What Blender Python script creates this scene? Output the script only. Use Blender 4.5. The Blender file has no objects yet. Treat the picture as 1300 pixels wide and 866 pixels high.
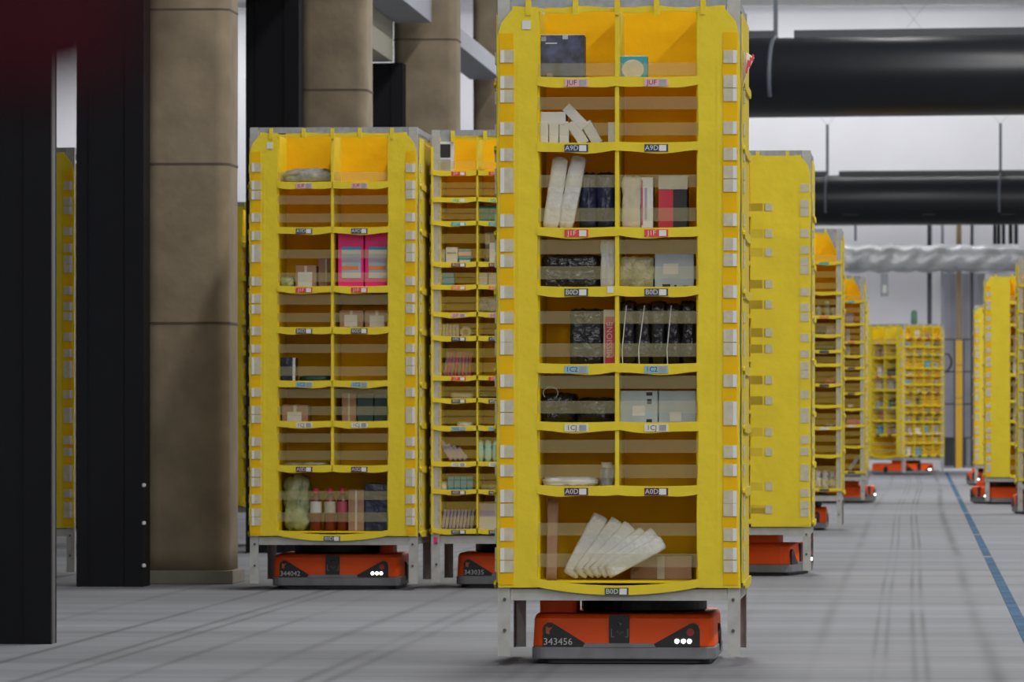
import bpy, math, random
from mathutils import Matrix, Vector
random.seed(7)
PI = math.pi
S = bpy.context.scene
C = S.collection
FPX = 7540.0                      # focal length in pixels of the 1300 px wide frame
HOR = 532.0                       # horizon row
CAMZ = 1.0
YAW = math.atan((1168 - 650) / FPX)
FW = Vector((-math.sin(YAW), math.cos(YAW)))
RT = Vector((math.cos(YAW), math.sin(YAW)))

def W(px, D):
    s = (px - 650) / FPX * D
    return D * FW.x + s * RT.x, D * FW.y + s * RT.y
def Z(y, D):
    return CAMZ + (HOR - y) * D / FPX

# ------------------------------------------------------------------ materials
def mat(name, col, rough=0.7, metal=0.0, var=0.0, vscale=8.0, bump=0.0, bscale=60.0, trans=0.0,
        emit=0.0, coat=0.0, stretch=None, spec=0.5, col2=None):
    m = bpy.data.materials.new(name); m.use_nodes = True
    nt = m.node_tree; N = nt.nodes; L = nt.links
    p = N['Principled BSDF']
    p.inputs['Base Color'].default_value = (*col, 1)
    p.inputs['Roughness'].default_value = rough
    p.inputs['Metallic'].default_value = metal
    p.inputs['Coat Weight'].default_value = coat
    p.inputs['Specular IOR Level'].default_value = spec
    if var or bump:
        tc = N.new('ShaderNodeTexCoord')
        mp = N.new('ShaderNodeMapping')
        L.new(tc.outputs['Object'], mp.inputs[0])
        if stretch: mp.inputs['Scale'].default_value = stretch
    if var:
        n = N.new('ShaderNodeTexNoise'); n.inputs['Scale'].default_value = vscale; n.inputs['Detail'].default_value = 5
        L.new(mp.outputs[0], n.inputs['Vector'])
        r = N.new('ShaderNodeValToRGB')
        c2 = col2 or tuple(c * (1 - var) for c in col)
        r.color_ramp.elements[0].position = 0.35; r.color_ramp.elements[1].position = 0.65
        r.color_ramp.elements[0].color = (*c2, 1)
        r.color_ramp.elements[1].color = (*[min(1, c * (1 + var * .4)) for c in col], 1)
        L.new(n.outputs['Fac'], r.inputs[0]); L.new(r.outputs[0], p.inputs['Base Color'])
    if bump:
        n2 = N.new('ShaderNodeTexNoise'); n2.inputs['Scale'].default_value = bscale; n2.inputs['Detail'].default_value = 3
        L.new(mp.outputs[0], n2.inputs['Vector'])
        b = N.new('ShaderNodeBump'); b.inputs['Strength'].default_value = bump; b.inputs['Distance'].default_value = 0.02
        L.new(n2.outputs['Fac'], b.inputs['Height']); L.new(b.outputs[0], p.inputs['Normal'])
    if emit:
        p.inputs['Emission Color'].default_value = (*col, 1); p.inputs['Emission Strength'].default_value = emit
    if trans:
        out = N['Material Output']
        t = N.new('ShaderNodeBsdfTranslucent'); t.inputs[0].default_value = (*col, 1)
        mx = N.new('ShaderNodeMixShader'); mx.inputs[0].default_value = trans
        L.new(p.outputs[0], mx.inputs[1]); L.new(t.outputs[0], mx.inputs[2]); L.new(mx.outputs[0], out.inputs[0])
    return m
def clear(name, col, alpha, rough=0.35):
    m = bpy.data.materials.new(name); m.use_nodes = True
    nt = m.node_tree; N = nt.nodes; L = nt.links
    p = N['Principled BSDF']; p.inputs['Base Color'].default_value = (*col, 1); p.inputs['Roughness'].default_value = rough; p.inputs['Specular IOR Level'].default_value = .25
    tr = N.new('ShaderNodeBsdfTransparent'); mx = N.new('ShaderNodeMixShader'); mx.inputs[0].default_value = alpha
    L.new(tr.outputs[0], mx.inputs[1]); L.new(p.outputs[0], mx.inputs[2]); L.new(mx.outputs[0], N['Material Output'].inputs[0])
    return m

M = {}
M['yellow'] = mat('yellow_fabric', (.78, .61, .022), .75, var=.06, vscale=5, bump=.25, bscale=14, trans=.12)
M['amber'] = mat('amber_fabric', (.93, .60, .010), .8, var=.06, vscale=6, bump=.3, bscale=12, trans=.3, spec=.2)
M['inner'] = mat('inner_fabric', (.95, .72, .014), .85, var=.04, vscale=6, bump=.2, bscale=14, trans=.3, spec=.2)
M['steel'] = mat('galvanised_steel', (.40, .40, .38), .5, .25, var=.12, vscale=20)
M['plate'] = mat('grey_plate', (.30, .32, .34), .55, .2, var=.2, vscale=25)
M['board'] = mat('brown_board', (.16, .09, .045), .8, var=.3)
M['strap'] = clear('clear_elastic_band', (.46, .42, .22), .165)
M['strap_pale'] = clear('pale_elastic_band', (.66, .50, .11), .14)
M['tab'] = mat('grey_hook_tape', (.50, .46, .34), .6, var=.1, vscale=40)
M['tabedge'] = mat('white_tape_edge', (.64, .64, .62), .5)
M['white'] = mat('white_card', (.62, .62, .60), .6, var=.05)
M['whiteplastic'] = mat('white_polybag', (.66, .67, .64), .3, var=.2, vscale=10, bump=.5, bscale=18, spec=.6)
M['cream'] = mat('cream_card', (.52, .48, .38), .6, var=.15, vscale=20)
M['clearbag'] = mat('clear_bag', (.34, .33, .18), .25, var=.35, vscale=16, bump=.8, bscale=20)
M['brown'] = mat('cardboard', (.33, .19, .12), .8, var=.1, vscale=6)
M['navy'] = mat('navy_pack', (.012, .018, .06), .3, var=.5, vscale=12, bump=.5, bscale=18)
M['black'] = mat('black_pack', (.010, .010, .012), .22, var=.4, vscale=14, bump=.8, bscale=24)
M['blackmatte'] = mat('black_plastic', (.008, .008, .009), .5)
M['paleblue'] = mat('pale_blue_box', (.36, .44, .50), .4, var=.12, vscale=10)
M['teal'] = mat('teal_card', (.02, .26, .34), .5)
M['blue'] = mat('blue_card', (.03, .30, .52), .5)
M['darkteal'] = mat('dark_teal_card', (.015, .05, .045), .5)
M['pink'] = mat('pink_card', (.78, .01, .20), .45)
M['red'] = mat('red_card', (.50, .01, .035), .45)
M['grey'] = mat('grey_bag', (.30, .32, .34), .3, var=.4, vscale=16, bump=.8, bscale=20)
M['lilac'] = mat('lilac_card', (.38, .34, .44), .5, var=.1)
M['mint'] = mat('mint_plastic', (.36, .62, .54), .35)
M['amberglass'] = mat('amber_bottle', (.16, .02, .008), .15)
M['palegreen'] = mat('pale_green_bag', (.36, .42, .22), .3, var=.4, vscale=14, bump=.8, bscale=18)
M['rose'] = mat('rose_card', (.42, .07, .12), .5)
M['mauve'] = mat('mauve_card', (.22, .14, .18), .5)
M['orange'] = mat('orange_shell', (.92, .095, .004), .5, var=.05, vscale=5, spec=.25)
M['bumper'] = mat('grey_bumper', (.20, .205, .22), .5, .1, var=.15, vscale=12)
M['lamp'] = mat('robot_lamp', (1, .96, .9), .3, emit=6)
M['logo_o'] = mat('orange_mark', (.45, .10, .02), .5)
M['logo_r'] = mat('red_mark', (.35, .02, .02), .5)
M['text'] = mat('white_print', (.55, .55, .55), .5)
M['textdk'] = mat('black_print', (.02, .02, .025), .5)
M['dark_steel'] = mat('dark_painted_steel', (.0045, .0052, .0078), .65, spec=.2, var=.15, vscale=4)
M['dark_edge'] = mat('grey_steel_edge', (.10, .095, .095), .6)  # lighter grey for a column's side face
M['concrete'] = mat('brown_concrete', (.25, .20, .135), .9, var=.22, vscale=3.5, bump=.5, bscale=5)
M['joint'] = mat('concrete_joint', (.09, .07, .05), .9)
M['plinth'] = mat('plinth_concrete', (.22, .20, .16), .85, var=.12)
M['beam'] = mat('grey_beam', (.30, .32, .37), .6, var=.06)
M['header'] = mat('beige_header', (.52, .50, .40), .7)
M['soffit'] = mat('brown_soffit', (.10, .08, .055), .9)
M['duct'] = mat('black_duct', (.009, .010, .013), .36, var=.1, vscale=2, spec=.35)
M['ductrail'] = mat('duct_rail', (.03, .033, .045), .5)
M['vent'] = mat('vent_plate', (.10, .095, .09), .6)
M['rod'] = mat('hanger_rod', (.07, .08, .10), .5)
M['wire'] = mat('steel_wire', (.35, .35, .36), .5)
M['artbox'] = mat('illustrated_box', (.045, .055, .12), .35, var=.9, vscale=16, col2=(.006, .007, .014))
M['foil'] = mat('crinkled_foil', (.66, .67, .69), .4, .35, var=.3, vscale=3, bump=.8, bscale=4)
M['wallm'] = mat('white_cladding', (.74, .74, .78), .85, var=.04, vscale=.6)
M['corr'] = mat('grey_cladding', (.33, .33, .38), .75, var=.1, vscale=1.5)
M['pipe_d'] = mat('dark_pipe', (.06, .065, .075), .5)
M['pipe_b'] = mat('brown_pipe', (.30, .22, .13), .6)
M['post_y'] = mat('yellow_post', (.80, .45, .01), .5)
M['green'] = mat('green_sign', (.06, .20, .13), .5)
M['maroon'] = mat('maroon_cloth', (.020, .0026, .005), .95, spec=.08)
M['ceil'] = mat('ceiling_deck', (.45, .45, .46), .9)
M['tape'] = mat('blue_floor_tape', (.045, .10, .175), .9, var=.3, vscale=3, spec=.1)
M['tag_w'] = mat('tag_white', (.7, .6, .45), .5)
M['magenta'] = mat('magenta_sticker', (.7, .01, .22), .5)
LBL = {'pink': (.66, .36, .40), 'navy': (.012, .03, .085), 'red': (.62, .04, .03), 'char': (.045, .05, .055),
       'blue': (.22, .40, .50), 'tan': (.62, .60, .50), 'purple': (.06, .012, .05), 'green': (.03, .06, .04),
       'lime': (.45, .62, .20), 'teal': (.05, .36, .33), 'brick': (.16, .03, .02), 'orange': (.70, .22, .05)}
for k, v in LBL.items(): M['l_' + k] = mat('label_' + k, v, .5)

# ------------------------------------------------------------------ mesh builder
class MB:
    def __init__(s, X=None): s.v = []; s.f = []; s.X = X or Matrix.Identity(4)
    def add(s, vs, fs):
        o = len(s.v); s.v += [tuple(s.X @ Vector(v)) for v in vs]; s.f += [tuple(i + o for i in f) for f in fs]; return s
    def box(s, x0, x1, y0, y1, z0, z1):
        return s.add([(x0,y0,z0),(x1,y0,z0),(x1,y1,z0),(x0,y1,z0),(x0,y0,z1),(x1,y0,z1),(x1,y1,z1),(x0,y1,z1)],
                     [(0,3,2,1),(4,5,6,7),(0,1,5,4),(1,2,6,5),(2,3,7,6),(3,0,4,7)])
    def prism(s, pts, y0, y1):            # polygon in x,z counter-clockwise seen from -y, extruded along y
        n = len(pts)
        vs = [(x, y0, z) for x, z in pts] + [(x, y1, z) for x, z in pts]
        return s.add(vs, [tuple(range(n)), tuple(range(2*n-1, n-1, -1))] + [(i, i+n, (i+1) % n + n, (i+1) % n) for i in range(n)])
    def strip(s, bot, top, y0, y1):       # quad strip between two polylines (x,z), given thickness
        n = len(bot)
        vs = [(x, y0, z) for x, z in bot] + [(x, y0, z) for x, z in top] + [(x, y1, z) for x, z in bot] + [(x, y1, z) for x, z in top]
        fs = []
        for i in range(n - 1):
            fs += [(i, i+1, n+i+1, n+i), (2*n+i+1, 2*n+i, 3*n+i, 3*n+i+1), (i, 2*n+i, 2*n+i+1, i+1), (n+i, n+i+1, 3*n+i+1, 3*n+i)]
        fs += [(0, n, 3*n, 2*n), (n-1, 3*n-1, 4*n-1, 2*n-1)]
        return s.add(vs, fs)
    def plan(s, pts, z0, z1, shrink=0.0): # polygon in x,y extruded along z, optional top inset
        n = len(pts); cx = sum(p[0] for p in pts)/n; cy = sum(p[1] for p in pts)/n
        vs = [(x, y, z0) for x, y in pts] + [(cx+(x-cx)*(1-shrink), cy+(y-cy)*(1-shrink), z1) for x, y in pts]
        return s.add(vs, [tuple(range(n-1, -1, -1)), tuple(range(n, 2*n))] + [(i, (i+1) % n, (i+1) % n + n, i+n) for i in range(n)])
    def lathe(s, prof, n=20, c=(0, 0, 0)): # profile (r,z) round the z axis
        vs = []; k = len(prof)
        for r, z in prof:
            for i in range(n): a = 2*PI*i/n; vs.append((c[0]+r*math.cos(a), c[1]+r*math.sin(a), c[2]+z))
        fs = [tuple(range(n-1, -1, -1)), tuple(range((k-1)*n, k*n))]
        for j in range(k-1):
            for i in range(n): fs.append((j*n+i, j*n+(i+1) % n, (j+1)*n+(i+1) % n, (j+1)*n+i))
        return s.add(vs, fs)
    def tube(s, pts, r, n=8):
        pts = [Vector(p) for p in pts]; vs = []
        for i, p in enumerate(pts):
            t = (pts[min(i+1, len(pts)-1)] - pts[max(i-1, 0)]).normalized()
            a = t.orthogonal().normalized()
            if i and abs(a.dot(pa)) < .99:
                a = (pa - t * pa.dot(t)).normalized()
            pa = a; b = t.cross(a)
            for k in range(n): g = 2*PI*k/n; vs.append(tuple(p + r*(math.cos(g)*a + math.sin(g)*b)))
        m = len(pts); fs = [tuple(range(n-1, -1, -1)), tuple(range((m-1)*n, m*n))]
        for j in range(m-1):
            for i in range(n): fs.append((j*n+i, j*n+(i+1) % n, (j+1)*n+(i+1) % n, (j+1)*n+i))
        return s.add(vs, fs)
    def pillow(s, w, d, h, puff=.5, jit=.004, n=7, seed=0, z0=0):  # soft bag: grid box pushed in at its edges and wrinkled
        rnd = random.Random(seed); idx = {}; vs = []; fs = []
        def key(i, j, k):
            t = (i, j, k)
            if t not in idx:
                u, v, q = i/n*2-1, j/n*2-1, k/n*2-1
                e = lambda a, b: 1 - puff*.5*(abs(a)**3) * (.6+.4*abs(b))
                x = u*w/2*e(q, v)**.5; y = v*d/2*math.sqrt(max(.05, 1-puff*.8*max(abs(u), abs(q))**4)); z = q*h/2*e(u, v)**.5
                idx[t] = len(vs)
                vs.append((x+rnd.uniform(-jit, jit), y+rnd.uniform(-jit, jit), z0 + h/2 + max(-h/2, z+rnd.uniform(-jit, jit))))
            return idx[t]
        for a in range(n):
            for b in range(n):
                fs += [(key(a,b,0), key(a,b+1,0), key(a+1,b+1,0), key(a+1,b,0)), (key(a,b,n), key(a+1,b,n), key(a+1,b+1,n), key(a,b+1,n)),
                       (key(a,0,b), key(a+1,0,b), key(a+1,0,b+1), key(a,0,b+1)), (key(a,n,b), key(a,n,b+1), key(a+1,n,b+1), key(a+1,n,b)),
                       (key(0,a,b), key(0,a,b+1), key(0,a+1,b+1), key(0,a+1,b)), (key(n,a,b), key(n,a+1,b), key(n,a+1,b+1), key(n,a,b+1))]
        return s.add(vs, fs)
    def build(s, name, m, parent=None, smooth=False, bevel=0):
        me = bpy.data.meshes.new(name); me.from_pydata(s.v, [], s.f); me.update()
        me.materials.append(M[m] if isinstance(m, str) else m)
        if smooth: me.polygons.foreach_set('use_smooth', [True]*len(me.polygons))
        o = bpy.data.objects.new(name, me); C.objects.link(o)
        if parent: o.parent = parent
        if bevel:
            b = o.modifiers.new('bevel', 'BEVEL'); b.width = bevel; b.segments = 2; b.limit_method = 'ANGLE'
        return o
def empty(name, loc, label=None, cat=None, group=None, rz=0):
    o = bpy.data.objects.new(name, None); C.objects.link(o); o.location = loc; o.rotation_euler.z = rz; o.empty_display_size = .1
    tag(o, label, cat, group); return o
def tag(o, label=None, cat=None, group=None, kind=None):
    for k, v in (('label', label), ('category', cat), ('group', group), ('kind', kind)):
        if v: o[k] = v
    return o
def copy_tree(o, parent=None):
    c = o.copy(); C.objects.link(c)
    if parent: c.parent = parent
    for ch in kids.get(o.name, ()): copy_tree(ch, c)
    return c
kids = {}
def index_kids():
    kids.clear()
    for ob in C.objects:
        if ob.parent: kids.setdefault(ob.parent.name, []).append(ob)
_tc = {}
def text_mesh(txt, size, m):
    k = (txt, size, m)
    if k not in _tc:
        cu = bpy.data.curves.new('t', 'FONT'); cu.body = txt; cu.size = size; cu.align_x = 'CENTER'; cu.align_y = 'CENTER'; cu.extrude = .0004
        cu.resolution_u = 2
        ob = bpy.data.objects.new('t', cu); C.objects.link(ob); bpy.context.view_layer.update()
        me = bpy.data.meshes.new_from_object(ob.evaluated_get(bpy.context.evaluated_depsgraph_get()))
        me.name = 'lettering'; me.materials.clear(); me.materials.append(M[m])
        bpy.data.objects.remove(ob); bpy.data.curves.remove(cu); _tc[k] = me
    return _tc[k]
def lettering(txt, size, m, X, parent, name='lettering'):
    me = text_mesh(txt, size, m)
    o = bpy.data.objects.new(name, me); C.objects.link(o); o.parent = parent
    o.matrix_local = X @ Matrix.Rotation(PI/2, 4, 'X'); return o

# ------------------------------------------------------------------ storage pods
def zn(y): return 1 + (532 - y) / 314.2
def xn(x): return (x - 785.5) / 314.2
A_LIPS = [zn(y) for y in (97, 180, 288, 363, 461, 535, 616, 734)]
A_STR = [(zn(b), zn(a)) for a, b in ((80,96),(123,139),(156,172),(222,238),(264,281),(304.5,322.5),(338,354.5),(395,411),(436,453),
         (477,493.5),(509,525),(558.5,575),(590,607),(664,680),(703,720))]
A_TABS = [(zn(b), zn(a)) for a, b in ((64,80),(97,113),(114,130),(156,172),(188,204),(212,228),(229,245),(271,287),(303,319),(323,339),(363,379),
          (395,410),(418,434),(435,451),(475,491),(509,524),(525,540),(565,581),(590,605),(622,638),(640,656),(671,687),(696,711),(712,727))]
A_LAB = [('pink','JUF','textdk'), ('navy','A9D','text'), ('red','J1F','text'), ('char','B0D','text'), ('blue','1C2','textdk'), ('tan','1CJ','textdk'), ('purple','A0D','text'), ('green','B0D','text')]
def zs(y): return 1 + (532 - y) / 216.
B_LIPS = [zs(y) for y in (216,250,280,332,361,396,426,476.5,505,540,585.5,621,671)]
B_LAB = [('red','J1F','text'),('lime','1CJ','textdk'),('teal','J2C','text'),('brick','B1D','text'),('orange','J1F','text'),('pink','JUF','textdk'),('navy','A9D','text'),('red','J1F','text'),
         ('char','B0D','text'),('blue','1C2','textdk'),('tan','1CJ','textdk'),('purple','A0D','text'),('green','B0D','text')]
B2_LIPS = [2.41, 2.14, 1.93, 1.76, 1.62, 1.50, 1.32, 1.13, .935, .685, .385]
B2_LAB = [('teal','J2C','text')] + [('purple','A0D','text'),('orange','J1F','text'),('pink','JUF','textdk'),('navy','A9D','text'),('red','J1F','text'),('char','B0D','text'),('blue','1C2','textdk'),('tan','1CJ','textdk'),('purple','A0D','text'),('char','B0D','text')]
C_LIPS = [2.31, 2.0, 1.667, 1.393, 1.06, .736, .368]
TOP = 2.70

def auto_straps(lips, top, double=True):
    out = []
    up = top
    for i, lz in enumerate(lips):
        g = up - lz
        if i == 0: out.append((lz + .005, lz + .055))
        elif g > .16: out += [(lz + g*.10, lz + g*.10 + min(.055, g*.3)), (lz + g*.55, lz + g*.55 + min(.055, g*.3))]
        else: out += [(lz + g*.08, lz + g*.42), (lz + g*.46, lz + g*.76)]
        up = lz - .045
    return out

def face(root, X, kind, detail=True):
    """one face of a pod; x right, y into the pod, z up from the floor"""
    rnd = random.Random(3)
    if kind == 'A': lips, labs, cols, lip_h, depth = A_LIPS, A_LAB, [xn(683), xn(783.5), xn(886)], .045, .44
    elif kind == 'B': lips, labs, cols, lip_h, depth = B_LIPS, B_LAB, [-.44, -.22, 0, .22, .44], .033, .44
    elif kind == 'B2': lips, labs, cols, lip_h, depth = B2_LIPS, B2_LAB, [-.44, -.22, 0, .22, .44], .033, .44
    elif kind == 'Bs': lips, labs, cols, lip_h, depth = B_LIPS, B_LAB, [-.44, -.22, 0, .22, .44], .033, .13
    elif kind == 'C': lips, labs, cols, lip_h, depth = C_LIPS, [A_LAB[i % 8] for i in range(7)], [-.11, .11], .035, .44
    elif kind == 'C2': lips, labs, cols, lip_h, depth = A_LIPS, A_LAB, [-.20, 0, .20], .045, .44
    xl, xr = cols[0], cols[-1]
    wide = kind in ('A', 'C', 'C2')
    zb = lips[-1] - .035
    # shelves with their lips
    for i, lz in enumerate(lips):
        last = i == len(lips) - 1
        b = MB(X).box(xl, xr, .006, depth, lz - .02, lz - .012)
        sh = b.build('shelf', 'inner', root)
        segs = [(xl, xr)] if (last and kind in ('A', 'C2')) else list(zip(cols[:-1], cols[1:]))
        for j, (a, c) in enumerate(segs):
            ea = a - (.045 if (not wide and j == 0) else .004); ec = c + (.045 if (not wide and j == len(segs)-1) else .004)
            big = last and kind in ('A', 'C2')
            if big: ea -= .02; ec += .02
            n = 13; bot = []; top = []
            for k in range(n):
                t = k/(n-1); q = 1 - (2*t-1)**2
                x = ea + (ec-ea)*t
                sg = .036*q if big else (.010*q + .003*math.sin(t*9+i*2+j))*min(1, (ec-ea)/.3)
                bot.append((x, lz - lip_h*(.72 if big else .8) - sg)); top.append((x, lz - (.030*q if big else .004*q)))
            lp = MB(X).strip(bot, top, -.014 - .006, -.002).build('shelf_lip', 'yellow', root)
            # label on the lip
            if detail or i % 2 == 0:
                cn, tx, tc = labs[i]
                mx = (a + c)/2 + (.0 if kind != 'A' else -.004); w = .096 if kind == 'A' else .085
                h = .030 if lip_h > .04 else .022
                zc = lz - lip_h*.45 - (.034 if big else .006)
                lb = MB(X).box(mx - w/2, mx + w/2, -.0235, -.0205, zc - h/2, zc + h/2).build('shelf_label', 'l_' + cn, root)
                if detail:
                    MB(X).box(mx + w*.12, mx + w*.42, -.0245, -.0236, zc - h*.4, zc + h*.4).build('code_patch', 'plate' if cn in ('pink','tan','blue') else 'tabedge', lb)
                    lettering(tx, h*.95, tc, X @ Matrix.Translation((mx - w*.19, -.0240, zc)), lb)
    # dividers and inner walls
    for j, x in enumerate(cols):
        edge = j in (0, len(cols)-1)
        z0 = zb if (edge or kind not in ('A', 'C2')) else A_LIPS[6] - .02
        w = .006 if edge else (.008 if wide else .005)
        y0 = .004 if edge else -.012
        MB(X).box(x-w, x+w, y0, depth, z0, 2.655).build('inner_wall' if edge else 'divider', 'inner' if edge else 'yellow', root)
    # fabric back of the cells, gathered at the top
    n = 17; bot = []; top = []
    for k in range(n):
        t = k/(n-1); x = xl + (xr-xl)*t
        bot.append((x, zb)); top.append((x, 2.694 + .006*math.cos(t*PI*8)))
    MB(X).strip(bot, top, depth, depth + .008).build('cell_back', 'amber', root)
    # straps across the cells
    st = A_STR if kind in ('A', 'C2') else auto_straps(lips, 2.6)
    ext = .02 if kind == 'A' else (.115 if kind == 'C' else (.03 if kind == 'C2' else .0))
    for (z0, z1) in st:
        MB(X).box(xl - ext*(kind != 'A') - .012, xr + ext*(kind != 'A') + .008, -.0085 if ext < .1 else -.0175, -.0075 if ext < .1 else -.0165, z0, z1).build('elastic_strap', 'strap' if kind in ('A', 'C2') else 'strap_pale', root)
        if kind == 'C':
            for sx in (-1, 1):
                MB(X).box(sx*(.11+.115) - .022, sx*(.11+.115) + .022, -.0215, -.018, z0 + .002, z1 - .002).build('strap_end', 'tab', root)
    # panels either side
    if wide:
        for sx in (-1, 1):
            xi = (xr if sx > 0 else xl); xo = .490*sx
            n = 40; inn = []; out = []
            for k in range(n):
                t = k/(n-1); z = .318 + (2.665-.318)*t
                wob = .0035*math.sin(t*37+sx) + rnd.uniform(-.0015, .0015)
                o_ = xo + wob*sx*.8
                if z > 2.585: o_ = xo - sx*(z-2.585)*.85
                inn.append((xi + .003*math.sin(t*23+sx*2)+rnd.uniform(-.001, .001), z)); out.append((o_, z))
            if sx > 0: inn, out = out, inn
            # strip() wants bottom/top polylines; run the panel on its side
            MB(X).strip(out, inn, -.0165, -.005).build('fabric_panel', 'yellow', root)
            s0, s1 = (xo - sx*.010, xo - sx*.068)
            a0, a1 = min(s0, s1), max(s0, s1)
            n = 30; bl = []; br = []
            for k in range(n):
                t = k/(n-1); z = .33 + (2.56-.33)*t
                w_ = .003*math.sin(t*31 + sx)
                bl.append((a0 + w_, z)); br.append((a1 + w_, z))
            MB(X).strip(bl, br, -.020, -.0166).build('edge_strip', 'amber' if kind != 'C' else 'yellow', root)
            q0, q1 = xi + sx*.075, xi + sx*.085
            MB(X).box(min(q0, q1), max(q0, q1), -.0185, -.0166, .5, 2.45).build('seam', 'yellow', root)
            for (z0, z1) in A_TABS:
                zz = rnd.uniform(-.003, .003)
                tb = MB(X).box(a0 + .002, a1 - .002, -.0245, -.0201, z0 + zz, z1 + zz).build('hook_tab', 'tab', root)
                if detail:
                    e = (a0 + .002, a0 + .018) if sx < 0 else (a1 - .018, a1 - .002)
                    MB(X).box(e[0], e[1], -.0255, -.0246, z0 + zz, z1 + zz).build('tape_edge', 'tabedge', tb)
    else:
        for sx in (-1, 1):
            MB(X).box(min(sx*.478, sx*.492), max(sx*.478, sx*.492), -.012, .01, zb, 2.6).build('edge_binding', 'yellow', root)
        # sloping cheeks of the open top row
    # top band with loops over the rail
    bot = []; top = []; n = 21
    L_, R_ = (-.43, .43)
    for k in range(n):
        t = k/(n-1); x = L_ + (R_-L_)*t
        bot.append((x, 2.644 + .004*math.sin(t*19))); top.append((x, 2.664 + .006*math.cos(t*PI*6)))
    MB(X).strip(bot, top, -.010 if wide else .012, -.002 if wide else .02).build('top_band', 'yellow', root)
    for x in [xn(q) for q in (671, 731, 784, 834, 893)]:
        MB(X).box(x-.011, x+.011, -.0215, -.010, 2.632, 2.694).build('hanging_loop', 'yellow', root)

def make_pod(kind, side=None, detail=True):
    root = empty('storage_pod', (0, 0, .04))
    B0 = Matrix.Translation((0, 0, -.04))
    for sx in (-1, 1):
        for sy in (-1, 1):
            b = MB(B0); x = sx*.49; y = sy*.49
            b.box(min(x, x-sx*.05), max(x, x-sx*.05), min(y, y-sy*.004), max(y, y-sy*.004), .04, 2.70)
            b.box(min(x, x-sx*.004), max(x, x-sx*.004), min(y-sy*.0045, y-sy*.05), max(y-sy*.0045, y-sy*.05), .04, 2.70)
            p = b.build('post', 'steel', root)
            if sy < 0:
                for zz in (.145, .27):
                    MB(B0).add(*_cyl(x - sx*.028, y - .001, zz, .007, .006)).build('bolt', 'pipe_d', p)
    for sy in (-1, 1):
        y = sy*.482
        MB(B0).box(-.438, .438, y-.004, y+.004, .266, .312).build('base_beam', 'steel', root)
        MB(B0).box(-.438, .438, y-.003, y+.003, 2.665, 2.70).build('top_rail', 'plate', root)
        for sx in (-1, 1):
            pts = [(sx*.438, 2.50), (sx*.36, 2.665), (sx*.438, 2.665)] if sx > 0 else [(sx*.438, 2.50), (sx*.438, 2.665), (sx*.36, 2.665)]
            MB(B0).prism(pts, y-.003, y+.003).build('corner_gusset', 'plate', root)
    for sx in (-1, 1):
        x = sx*.482
        MB(B0).box(x-.004, x+.004, -.438, .438, .266, .312).build('side_beam', 'steel', root)
        MB(B0).box(x-.003, x+.003, -.438, .438, 2.665, 2.70).build('side_rail', 'plate', root)
    MB(B0).box(-.475, .475, -.475, .475, .3125, .322).build('base_board', 'board', root)
    face(root, B0 @ Matrix.Translation((0, -.490, 0)), kind, detail)
    # sides and back
    for sx in (-1, 1):
        if side and sx > 0: continue
        X = B0 @ Matrix.Rotation(sx*PI/2, 4, 'Z') @ Matrix.Translation((0, -.4915, 0))
        bl = []; br = []; n = 30
        for k in range(n):
            t = k/(n-1); z = .335 + (2.64-.335)*t; w_ = .003*math.sin(t*40)
            bl.append((-.43 + w_, z)); br.append((.43 + w_, z))
        MB(X).strip(bl, br, -.008, -.002).build('side_panel', 'yellow', root)
        for q, (z0, z1) in enumerate(A_TABS):
            MB(X).box(-.41 if sx > 0 else .35, -.35 if sx > 0 else .41, -.016, -.009, z0, z1).build('side_tab', 'tab', root)
        for lz in (A_LIPS if kind == 'A' else C_LIPS):
            MB(X).strip([(-.44, lz-.03), (-.40, lz-.045), (0, lz-.05), (.40, lz-.045), (.44, lz-.03)], [(-.44, lz-.02), (-.40, lz-.012), (0, lz-.012), (.40, lz-.012), (.44, lz-.02)], -.018, -.009).build('side_lip', 'yellow', root)
    MB(B0).box(-.43, .43, .492, .498, .335, 2.64).build('back_panel', 'yellow', root)
    if side: face(root, B0 @ Matrix.Rotation(PI/2, 4, 'Z') @ Matrix.Translation((0, -.490, 0)), side, False)
    return root
def _cyl(x, y, z, r, h, n=8):           # short cylinder pointing to -y
    vs = [(x + r*math.cos(2*PI*i/n), y, z + r*math.sin(2*PI*i/n)) for i in range(n)] + [(x + r*math.cos(2*PI*i/n), y-h, z + r*math.sin(2*PI*i/n)) for i in range(n)]
    return vs, [tuple(range(n)), tuple(range(2*n-1, n-1, -1))] + [(i, i+n, (i+1) % n+n, (i+1) % n) for i in range(n)]

PODS = {}
def put_pod(key, root, px, D, rz, label):
    """px = screen column of the middle of its front, D = distance of its front"""
    x, y = W(px, D)
    c = Vector((0, .49, 0)); c.rotate(Matrix.Rotation(rz, 3, 'Z'))
    root.location = (x + c.x, y + c.y, .04); root.rotation_euler.z = rz
    tag(root, label, 'shelving pod', 'yellow fabric storage pods')
    PODS[key] = (px, D)
podA = make_pod('A'); podB = make_pod('B'); podB2 = make_pod('B2', detail=False); podC = make_pod('C', detail=False)
podC2 = make_pod('C2', detail=False); podD = make_pod('A', 'Bs', detail=False)
index_kids()
put_pod('P1', podA, 785.5, 24.0, 0, 'tall yellow fabric storage pod closest to the camera, carried by robot 343456')
P2 = copy_tree(podA); put_pod('P2', P2, 423.5, 34.6, 0, 'yellow storage pod with two bright pink packs, on robot 344042 beside brown pillar')
put_pod('P3', podB, 653.5, 34.9, 0, 'yellow pod of many narrow bins, partly hidden behind the largest pod')
put_pod('P4', podC, 931, 37.6, 0, 'yellow pod with a broad plain front panel, standing right behind the largest pod')
put_pod('P5', podB2, 999.5, 53.1, 0, 'narrow-bin yellow pod just beyond the plain-panelled pod, grey post on its right')
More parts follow.
